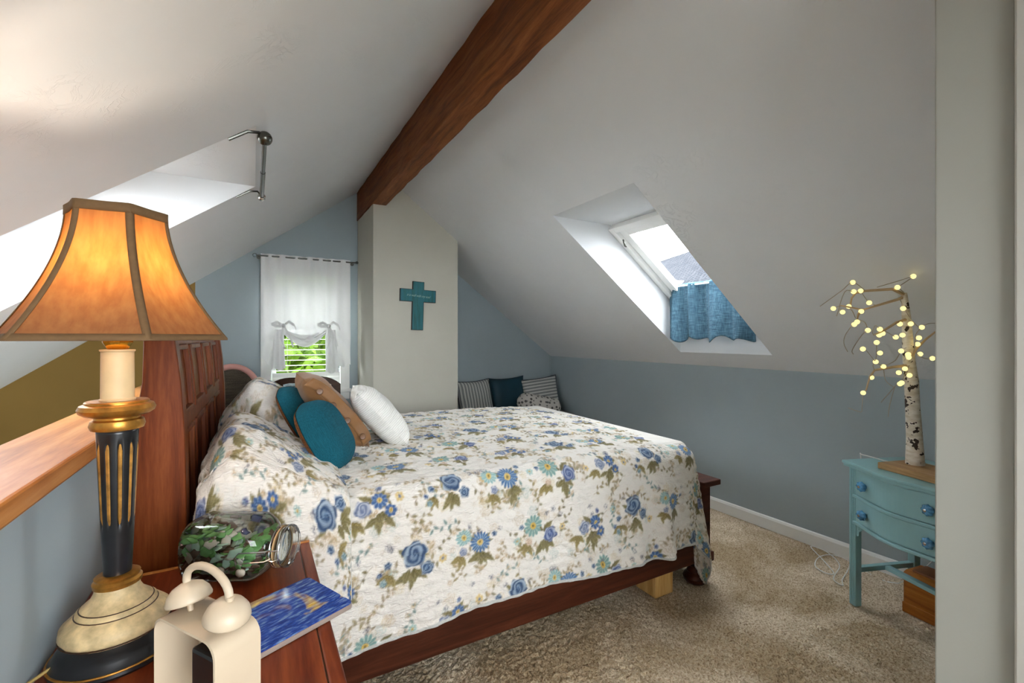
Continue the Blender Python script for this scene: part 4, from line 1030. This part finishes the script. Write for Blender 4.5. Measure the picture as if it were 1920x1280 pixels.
MB().lathe([(.047, .2385), (.0525, .2385), (.0525, .2425), (.047, .2425)], 36, JM, False).build('gasket', plain('rubber_gasket', S(206, 168, 120), .6), lid, True)
for z in (.2335, .2575): MB().tube([(.0545*math.cos(a), .0545*math.sin(a), z) for a in np.linspace(0, 2*math.pi, 41)], .0016, 6, True, JM).build('wire_ring', M_CHROME, jar, True)
# bail lever on the camera side
LM = Matrix.Translation((0, 0, JR+.002))
MB().tube([(.236, -.055, .010), (.225, -.064, .012), (.165, -.074, .012), (.155, -.076, 0), (.165, -.075, -.014), (.225, -.064, -.014), (.238, -.056, -.010)], .0018, 6, True, LM).build('clip_lever', M_CHROME, jar, True)
MB().tube([(.2575, -.0545, .012), (.248, -.062, .014), (.232, -.060, .012), (.228, -.058, -.012), (.246, -.062, -.014), (.2575, -.0545, -.012)], .0018, 6, True, LM).build('clip_link', M_CHROME, jar, True)

def frosted(name, col, tr_=.35):
    n = N(name); v = n.coords('Object'); f = n.noise(v, 60., 3); d = tuple(c*.75 for c in col[:3])+(1,)
    c = n.ramp(f, [(.3, d), (.7, col)]); n.link(c, n.p.inputs['Base Color']); n.set(Roughness=.55); tl = n.add('ShaderNodeBsdfTranslucent'); n.link(c, tl.inputs['Color'])
    mx = n.add('ShaderNodeMixShader'); mx.inputs['Fac'].default_value = tr_; n.link(n.p.outputs[0], mx.inputs[1]); n.link(tl.outputs[0], mx.inputs[2]); n.link(mx.outputs[0], n.out.inputs['Surface']); return n.m
SG = [('green', frosted('green_sea_glass', S(140, 196, 118)), .27), ('pale green', frosted('seafoam_sea_glass', S(200, 226, 206)), .10), ('brown', frosted('brown_sea_glass', S(128, 102, 82)), .42), ('clear', frosted('clear_sea_glass', S(222, 216, 202)), .19), ('blue', frosted('blue_sea_glass', S(92, 98, 140)), .02)]
def shard_mesh(seed):
    rr = random.Random(seed); k = rr.choice((5, 6, 7)); ang = sorted(rr.uniform(0, 6.28) for _ in range(k)) if False else [6.28*i/k+rr.uniform(-.25, .25) for i in range(k)]
    rad = [rr.uniform(.65, 1.1) for _ in range(k)]; t = rr.uniform(.10, .2)
    rg = [[(q*rad[i]*math.cos(a), q*rad[i]*math.sin(a)*.8, z+.12*(math.cos(a)**2)) for i, a in enumerate(ang)] for q, z in ((.72, -t), (1, -t*.4), (1, t*.4), (.72, t))]
    m = MB().rings(rg); me = bpy.data.meshes.new('sea_glass_piece'); me.from_pydata(m.v, [], m.f); me.update(); me.polygons.foreach_set('use_smooth', [True]*len(me.polygons)); return me
protos = {}
for ci, (cn, mt, _) in enumerate(SG):
    for k in range(3):
        me = shard_mesh(ci*7+k); me.materials.append(mt); protos[(ci, k)] = me
JW = Matrix.Translation(jar.location) @ Matrix.Rotation(JA, 4, 'Z')
rs = random.Random(5); placed = []
tries = 0
while len(placed) < 230 and tries < 20000:
    tries += 1
    x = rs.uniform(.014, .195); R_ = JR*.90*(1 if x < .17 else 1-(x-.17)/.025*.25)
    lvl = .012+.016*math.sin(x*40)+(.018 if x < .1 else 0)                  # fill height above the jar axis
    y = rs.uniform(-R_, R_); z = rs.uniform(-R_, lvl)
    if math.hypot(y, z) > R_: continue
    sz = rs.uniform(.014, .023)
    rim = R_-math.hypot(y, z)
    if rim > .026 and lvl-z > .022: continue                                # the unseen core stays empty
    if rim < sz*.25: continue
    if any((x-a)**2+(y-b)**2+(z-c)**2 < (.0125)**2 for a, b, c in placed): continue
    placed.append((x, y, z))
    r0 = rs.random(); ci = 0; acc = 0
    top_ = z > lvl-.03
    wts = [w*(2.2 if top_ and i_ in (0, 1) else 1)*(0.5 if top_ and i_ == 2 else 1) for i_, (_, _, w) in enumerate(SG)]; tot = sum(wts)
    for i_, w in enumerate(wts):
        acc += w/tot
        if r0 <= acc: ci = i_; break
    o = bpy.data.objects.new('sea_glass_shard', protos[(ci, rs.randrange(3))]); COL.objects.link(o)
    th = math.atan2(z, y)
    if lvl-z < .02: nrm = Vector((rs.uniform(-.5, .5), rs.uniform(-.6, .3), 1))
    else: nrm = Vector((rs.uniform(-.4, .4), math.cos(th), math.sin(th)))
    q = Vector((0, 0, 1)).rotation_difference(nrm.normalized()).to_matrix().to_4x4() @ Matrix.Rotation(rs.uniform(0, 6.28), 4, 'Z')
    o.matrix_world = JW @ Matrix.Translation((x, y, z+JR+.002)) @ q @ Matrix.Scale(sz, 4)
    tag(o, 'frosted %s sea glass piece inside the lying jar' % SG[ci][0], 'sea glass', '%s sea glass in the jar' % SG[ci][0]); o['kind'] = 'thing'
for x, y, z in ((.105, -.058, -.042), (.155, -.05, -.05)):
    o = MB().sphere((0, 0, 0), .013, 14, 8, (1, .5, .85)).build('pebble', plain('pale_pebble', S(226, 206, 186), .6, var=.06), None, 'all')
    o.matrix_world = JW @ Matrix.Translation((x, y, z+JR+.002)); tag(o, 'smooth pale pebble among the sea glass in the jar', 'pebble', 'pebbles in the jar'); o['label'] = 'pale pebble low in the jar, %s' % ('nearer its middle' if x < .12 else 'nearer its lid')

# ------------------------------------------------------------------ console table
M_AQUA = plain('aqua_table_paint', S(146, 190, 194), .4, var=.03, vscale=5, bump=.06, bscale=40)
M_KNOB = plain('blue_ceramic_knob', S(84, 146, 190), .15, var=.2, vscale=60); 
TA = math.atan2(-.354, .935)
tb_ = thing('console_table', 'aqua painted serpentine console table with two drawers', 'table', (2.632, 1.150, 0), TA)
# local: x = depth towards the wall, y = negative along the front
TWd, TDp, TH_ = .52, .385, .726
def bow(u):   # serpentine front, u 0..1 along the front
    return -.055*math.sin(math.pi*u)**2-.004
def front_poly(o_, u0, u1, x_back, n_=24):
    p = [(bow(u0+(u1-u0)*i/n_)+o_, -TWd*(u0+(u1-u0)*i/n_)) for i in range(n_+1)]
    return p+[(x_back, p[-1][1]), (x_back, p[0][1])]
def front_strip(nm, o0, o1, u0, u1, z0, z1, parent, bev=.002, n_=24):
    p = [(bow(u0+(u1-u0)*i/n_)+o0, -TWd*(u0+(u1-u0)*i/n_)) for i in range(n_+1)]+[(bow(u0+(u1-u0)*i/n_)+o1, -TWd*(u0+(u1-u0)*i/n_)) for i in range(n_, -1, -1)]
    return MB().prism(p, 'Z', z0, z1).build(nm, M_AQUA, parent, bevel=bev)
top = front_poly(-.022, 0, 1, TDp+.015); top[0] = (bow(0)-.022, .018); top[-1] = (TDp+.015, .018); top[-2] = (TDp+.015, -TWd-.018); top[-3] = (bow(1)-.022, -TWd-.018)
MB().prism(top, 'Z', TH_-.016, TH_).build('top', M_AQUA, tb_, bevel=.004)
t2 = [(x+.010 if i < len(top)-2 else x-.006, y) for i, (x, y) in enumerate(top)]
MB().prism(t2, 'Z', TH_-.030, TH_-.016).build('top_moulding', M_AQUA, tb_, bevel=.003)
for x0, y0 in ((0, 0), (TDp-.036, 0), (0, -TWd+.036), (TDp-.036, -TWd+.036)):
    lg = MB().box(x0, x0+.036, y0-.036, y0, 0, TH_-.03).build('leg', M_AQUA, tb_, bevel=.003)
    if x0 == 0:
        for dy in (-.012, -.024): MB().tube([(x0-.001, y0+dy, .02), (x0-.001, y0+dy, TH_-.04)], .0022, 6).build('reed', M_AQUA, lg)
MB().box(.036, TDp-.036, -.028, -.006, .41, TH_-.03).build('side_panel', M_AQUA, tb_)
MB().box(.036, TDp-.036, -TWd+.006, -TWd+.028, .41, TH_-.03).build('side_panel', M_AQUA, tb_)
MB().box(TDp-.03, TDp-.012, -TWd+.036, -.036, .41, TH_-.03).build('back_panel', M_AQUA, tb_)
u0_, u1_ = .036/TWd, 1-.036/TWd
for z0, z1 in ((.566, .690), (.432, .546)):
    d_ = front_strip('drawer', .004, .20, u0_+.006, u1_-.006, z0, z1, tb_, .003)
    for u_ in (.21, .79):
        x = bow(u_)+.004; y = -TWd*u_; zc = (z0+z1)/2; sl_ = math.atan(-.055*math.pi*math.sin(2*math.pi*u_)/TWd)
        KM = Matrix.Translation((x, y, zc)) @ Matrix.Rotation(-sl_*0, 4, 'Z') @ Matrix.Rotation(R(-90), 4, 'Y')
        rg = []
        for rr, zz in ((.009, 0), (.009, .010), (.017, .013), (.0225, .020), (.0225, .029), (.015, .036), (.004, .039)):
            rg.append([(rr*(1+.10*math.cos(8*a))*math.cos(a), rr*(1+.10*math.cos(8*a))*math.sin(a), zz) for a in np.linspace(0, 2*math.pi, 40, endpoint=False)])
        k_ = MB().rings(rg, True, True, KM).build('knob', M_KNOB, d_, 'all')
        MB().lathe([(.0065, .036), (.007, .040), (.003, .042)], 10, KM).build('knob_screw', M_CHROME, k_, True)
for z0, z1 in ((.690, .697), (.548, .564), (.414, .430)):
    front_strip('drawer_divider', -.004, .03, u0_-.02, u1_+.02, z0, z1, tb_, .004)
for y, s__ in ((-.036, -1), (-TWd+.036, 1)):
    br_ = MB().tube([(.012, y, .355), (.012, y+s__*.012, .385), (.012, y+s__*.03, .402), (.012, y+s__*.06, .410)], .005, 6); br_.box(.006, .018, y+min(0, s__*.012), y+max(0, s__*.012), .36, .414); br_.tube([(.012, y, .39), (.012, y+s__*.03, .408)], .004, 6)
    br_.build('corner_bracket', M_AQUA, tb_, True)
for y in (-.018, -TWd+.018): MB().box(.036, TDp-.036, y-.013, y+.013, .168, .192).build('side_stretcher', M_AQUA, tb_, bevel=.002)
MB().box(TDp/2-.015, TDp/2+.015, -TWd+.031, -.031, .170, .190).build('centre_stretcher', M_AQUA, tb_, bevel=.002)

# wood board and birch light tree
M_OAK = wood('oak_board_wood', S(140, 104, 66), S(182, 144, 100), S(204, 170, 128), 'Y', 1.2, .5)
bd = MB().box(0, .20, -.26, 0, 0, .030).build('wooden_board', M_OAK, None, bevel=.003); bd.location = (2.583, 1.010, TH_+.001); bd.rotation_euler = (0, 0, TA+R(4))
tag(bd, 'thick oak board on the console table under the birch light', 'board')
n = N('birch_bark'); v = n.coords('Object', (1, 1, 1)); v2 = n.coords('Object', (22, 22, 60)); f = n.noise(v2, 1., 4, .6); g = n.noise(n.coords('Object', (30, 30, 34)), 1., 3)
mm = n.add('ShaderNodeMath', operation='GREATER_THAN'); n.link(g, mm.inputs[0]); mm.inputs[1].default_value = .60
col = n.ramp(f, [(.35, S(212, 200, 178)), (.65, S(240, 234, 222))]); mx = n.add('ShaderNodeMix', data_type='RGBA'); n.link(mm.outputs[0], mx.inputs['Factor']); n.link(col, mx.inputs['A']); mx.inputs['B'].default_value = S(58, 46, 40)
n.link(mx.outputs['Result'], n.p.inputs['Base Color']); n.set(Roughness=.8); M_BIRCH = n.m
M_TAPE = plain('tan_branch_tape', S(206, 178, 138), .7, var=.08); M_WIRE = plain('pale_wire', S(176, 166, 148), .5)
M_LED = N('warm_led'); em = M_LED.add('ShaderNodeEmission'); em.inputs['Color'].default_value = (1, .80, .30, 1); em.inputs['Strength'].default_value = .85; M_LED.link(em.outputs[0], M_LED.out.inputs['Surface']); M_LED = M_LED.m
BULBS= [(-0.429, 0.069, 0.832), (-0.377, 0.088, 0.796), (-0.352, 0.072, 0.799), (-0.341, 0.044, 0.745), (-0.368, 0.111, 0.732), (-0.407, 0.155, 0.724), (-0.382, 0.129, 0.707), (-0.372, 0.061, 0.707), (-0.43, 0.063, 0.649), (-0.417, 0.058, 0.66), (-0.415, 0.019, 0.623), (-0.356, -0.001, 0.628), (-0.349, 0.004, 0.603), (-0.334, -0.002, 0.61), (-0.251, -0.018, 0.594), (-0.224, -0.032, 0.603), (-0.252, -0.033, 0.651), (-0.276, -0.033, 0.809), (-0.229, -0.071, 0.855), (-0.251, -0.044, 0.718), (-0.204, -0.054, 0.652), (-0.151, -0.074, 0.637), (-0.144, -0.062, 0.591), (-0.144, -0.057, 0.563), (-0.122, -0.059, 0.519), (-0.081, -0.088, 0.5), (-0.345, 0.015, 0.571), (-0.413, 0.038, 0.543), (-0.285, 0.026, 0.524), (-0.275, 0.046, 0.484), (-0.234, 0.033, 0.462), (-0.206, -0.021, 0.533), (-0.184, -0.038, 0.518), (-0.179, -0.038, 0.505), (-0.182, -0.026, 0.454), (-0.196, -0.009, 0.436), (-0.162, -0.035, 0.425), (-0.193, -0.012, 0.386), (-0.187, -0.016, 0.391), (-0.252, 0.071, 0.411), (-0.275, 0.094, 0.34)]
BR= [[(-0.197, -0.019, 0.768), (-0.276, -0.036, 0.757), (-0.338, 0.014, 0.732), (-0.366, 0.058, 0.714), (-0.388, 0.134, 0.737)], [(-0.336, 0.07, 0.715), (-0.382, 0.067, 0.697), (-0.406, 0.062, 0.672)], [(-0.188, -0.026, 0.782), (-0.289, -0.019, 0.802), (-0.338, 0.06, 0.799), (-0.364, 0.086, 0.79), (-0.367, 0.1, 0.769), (-0.364, 0.106, 0.738)], [(-0.16, -0.023, 0.673), (-0.272, -0.029, 0.658), (-0.331, -0.006, 0.623), (-0.382, 0.011, 0.603)], [(-0.113, -0.018, 0.495), (-0.148, -0.052, 0.54), (-0.105, -0.071, 0.582), (-0.047, -0.096, 0.627)], [(-0.108, -0.016, 0.466), (-0.209, 0.005, 0.461), (-0.255, 0.058, 0.445), (-0.258, 0.075, 0.415), (-0.268, 0.086, 0.35)]]
WR= [[(-0.338, 0.06, 0.799), (-0.429, 0.069, 0.832), (-0.454, 0.101, 0.797), (-0.499, 0.166, 0.731)], [(-0.352, 0.072, 0.799), (-0.377, 0.088, 0.796), (-0.425, 0.102, 0.793), (-0.395, 0.147, 0.689)], [(-0.276, -0.033, 0.809), (-0.229, -0.071, 0.855), (-0.271, -0.04, 0.838), (-0.314, 0.026, 0.813)], [(-0.256, -0.048, 0.787), (-0.276, -0.033, 0.809)], [(-0.268, 0.086, 0.35), (-0.275, 0.094, 0.34), (-0.33, 0.076, 0.273), (-0.344, 0.076, 0.261), (-0.33, 0.129, 0.271)], [(-0.169, -0.037, 0.469), (-0.193, -0.012, 0.386), (-0.209, -0.001, 0.377), (-0.239, 0.008, 0.293), (-0.238, 0.014, 0.24)], [(-0.209, -0.001, 0.377), (-0.272, 0.028, 0.304)], [(-0.234, 0.033, 0.462), (-0.226, 0.028, 0.4), (-0.213, 0.001, 0.37)], [(-0.234, 0.033, 0.462), (-0.275, 0.046, 0.484), (-0.378, 0.038, 0.534), (-0.413, 0.038, 0.543)], [(-0.255, 0.058, 0.445), (-0.275, 0.056, 0.467), (-0.289, 0.039, 0.504), (-0.345, 0.015, 0.571)], [(-0.196, -0.036, 0.547), (-0.206, -0.021, 0.533), (-0.21, -0.001, 0.49), (-0.232, 0.031, 0.464)], [(-0.184, -0.038, 0.518), (-0.188, -0.027, 0.491)], [(-0.406, 0.062, 0.672), (-0.479, 0.072, 0.61), (-0.519, 0.063, 0.569), (-0.503, 0.056, 0.532)], [(-0.415, 0.019, 0.623), (-0.443, 0.029, 0.603), (-0.48, 0.048, 0.542), (-0.459, 0.054, 0.521)], [(-0.406, 0.062, 0.672), (-0.409, 0.032, 0.657), (-0.415, 0.019, 0.623)], [(-0.269, -0.039, 0.757), (-0.214, -0.053, 0.679), (-0.165, -0.069, 0.637)], [(-0.175, -0.037, 0.484), (-0.156, -0.05, 0.54), (-0.166, -0.058, 0.603), (-0.151, -0.074, 0.637), (-0.123, -0.088, 0.653), (-0.076, -0.1, 0.655)], [(-0.148, -0.052, 0.54), (-0.136, -0.054, 0.518), (-0.102, -0.07, 0.499), (-0.081, -0.088, 0.5)], [(-0.331, -0.006, 0.623), (-0.251, -0.018, 0.594)], [(-0.382, 0.011, 0.603), (-0.394, 0.011, 0.616), (-0.38, 0.006, 0.643), (-0.356, -0.001, 0.628)], [(-0.338, 0.014, 0.732), (-0.341, 0.044, 0.745), (-0.352, 0.072, 0.799)], [(-0.388, 0.134, 0.737), (-0.388, 0.141, 0.725), (-0.382, 0.129, 0.707)], [(-0.388, 0.134, 0.737), (-0.407, 0.155, 0.724)], [(-0.169, -0.037, 0.469), (-0.196, -0.009, 0.436)], [(-0.255, 0.058, 0.445), (-0.252, 0.071, 0.411)], [(-0.368, 0.111, 0.732), (-0.374, 0.094, 0.709), (-0.399, 0.072, 0.679)]]
TR= [(0.0, 0.0, -0.0), (-0.025, -0.006, 0.124), (-0.059, -0.011, 0.275), (-0.086, -0.016, 0.393), (-0.116, -0.017, 0.495), (-0.137, -0.02, 0.581), (-0.163, -0.024, 0.687), (-0.192, -0.026, 0.788)]

lt_ = thing('birch_light_tree', 'small birch twig tree strung with warm lights on the console table', 'light tree', (2.690, .905, TH_+.0315))
MB().tube(TR, [.036, .030, .027, .026, .022, .020, .016, .011], 14).build('trunk', M_BIRCH, lt_, True)
for b in BR: MB().tube(b, [.007-.004*i/(len(b)-1) for i in range(len(b))], 8).build('branch', M_TAPE, lt_, True)
def smooth(b, n_=4):
    if len(b) < 3: return b
    p = [Vector(b[0])]+[Vector(q) for q in b]+[Vector(b[-1])]; o_ = []
    for i in range(1, len(p)-2):
        for k in range(n_):
            t_ = k/n_; o_.append(.5*((2*p[i])+(-p[i-1]+p[i+1])*t_+(2*p[i-1]-5*p[i]+4*p[i+1]-p[i+2])*t_**2+(-p[i-1]+3*p[i]-3*p[i+1]+p[i+2])*t_**3))
    return o_+[Vector(b[-1])]
for b in WR: MB().tube(smooth(b), .0017, 5).build('wire', M_WIRE, lt_, True)
b0 = MB().sphere((0, 0, 0), .0105, 12, 8).build('bulb', M_LED, lt_, 'all'); b0.location = BULBS[0]
for q in BULBS[1:]:
    c = b0.copy(); COL.objects.link(c); c.location = q

# white flex of the tree behind the table, loops on the carpet
M_FLEX = plain('white_flex', S(232, 232, 228), .5)
cd = MB().tube(smooth([(2.75, 1.03, TH_+.004), (2.80, 1.16, TH_+.003), (2.84, 1.185, TH_-.02), (2.86, 1.18, .5), (2.95, 1.25, .2), (2.99, 1.31, .012), (2.83, 1.27, .008), (2.77, 1.24, .008), (2.80, 1.30, .010), (3.0, 1.36, .009), (3.11, 1.48, .010), (3.10, 1.57, .012), (2.98, 1.44, .010), (2.87, 1.33, .008), (2.83, 1.36, .008), (2.87, 1.43, .010), (3.02, 1.47, .010), (3.11, 1.40, .012), (3.05, 1.1, .01), (3.13, .9, .3)], 5), .0028, 6).build('power_cord', M_FLEX, None, True)
tag(cd, 'thin white power cord looping on the carpet behind the console table', 'cord')

# sewing-box stool under the table
M_STOOL = wood('amber_box_wood', S(132, 72, 24), S(170, 102, 42), S(196, 130, 62), 'Y', 1., .35); M_PAD = plain('brown_leather_pad', S(150, 94, 58), .5, var=.08)
bx_ = thing('storage_stool', 'amber wooden box stool with padded lid under the console table', 'stool', (2.783, .982, 0), TA+R(12))
MB().box(0, .17, -.40, 0, .0, .155).build('box', M_STOOL, bx_, bevel=.004)
MB().box(-.004, .174, -.404, .004, .0, .05).build('plinth', M_STOOL, bx_, bevel=.004)
lidp = [(0, .155), (-.004, .158), (-.004, .175), (.012, .195), (.03, .200), (.145, .200), (.162, .195), (.174, .175), (.174, .158), (.17, .155)]
MB().prism(lidp, 'Y', -.404, .004).build('lid', M_STOOL, bx_, bevel=.003)
MB().box(.03, .145, -.38, -.02, .198, .210).build('pad', M_PAD, bx_, bevel=.006)
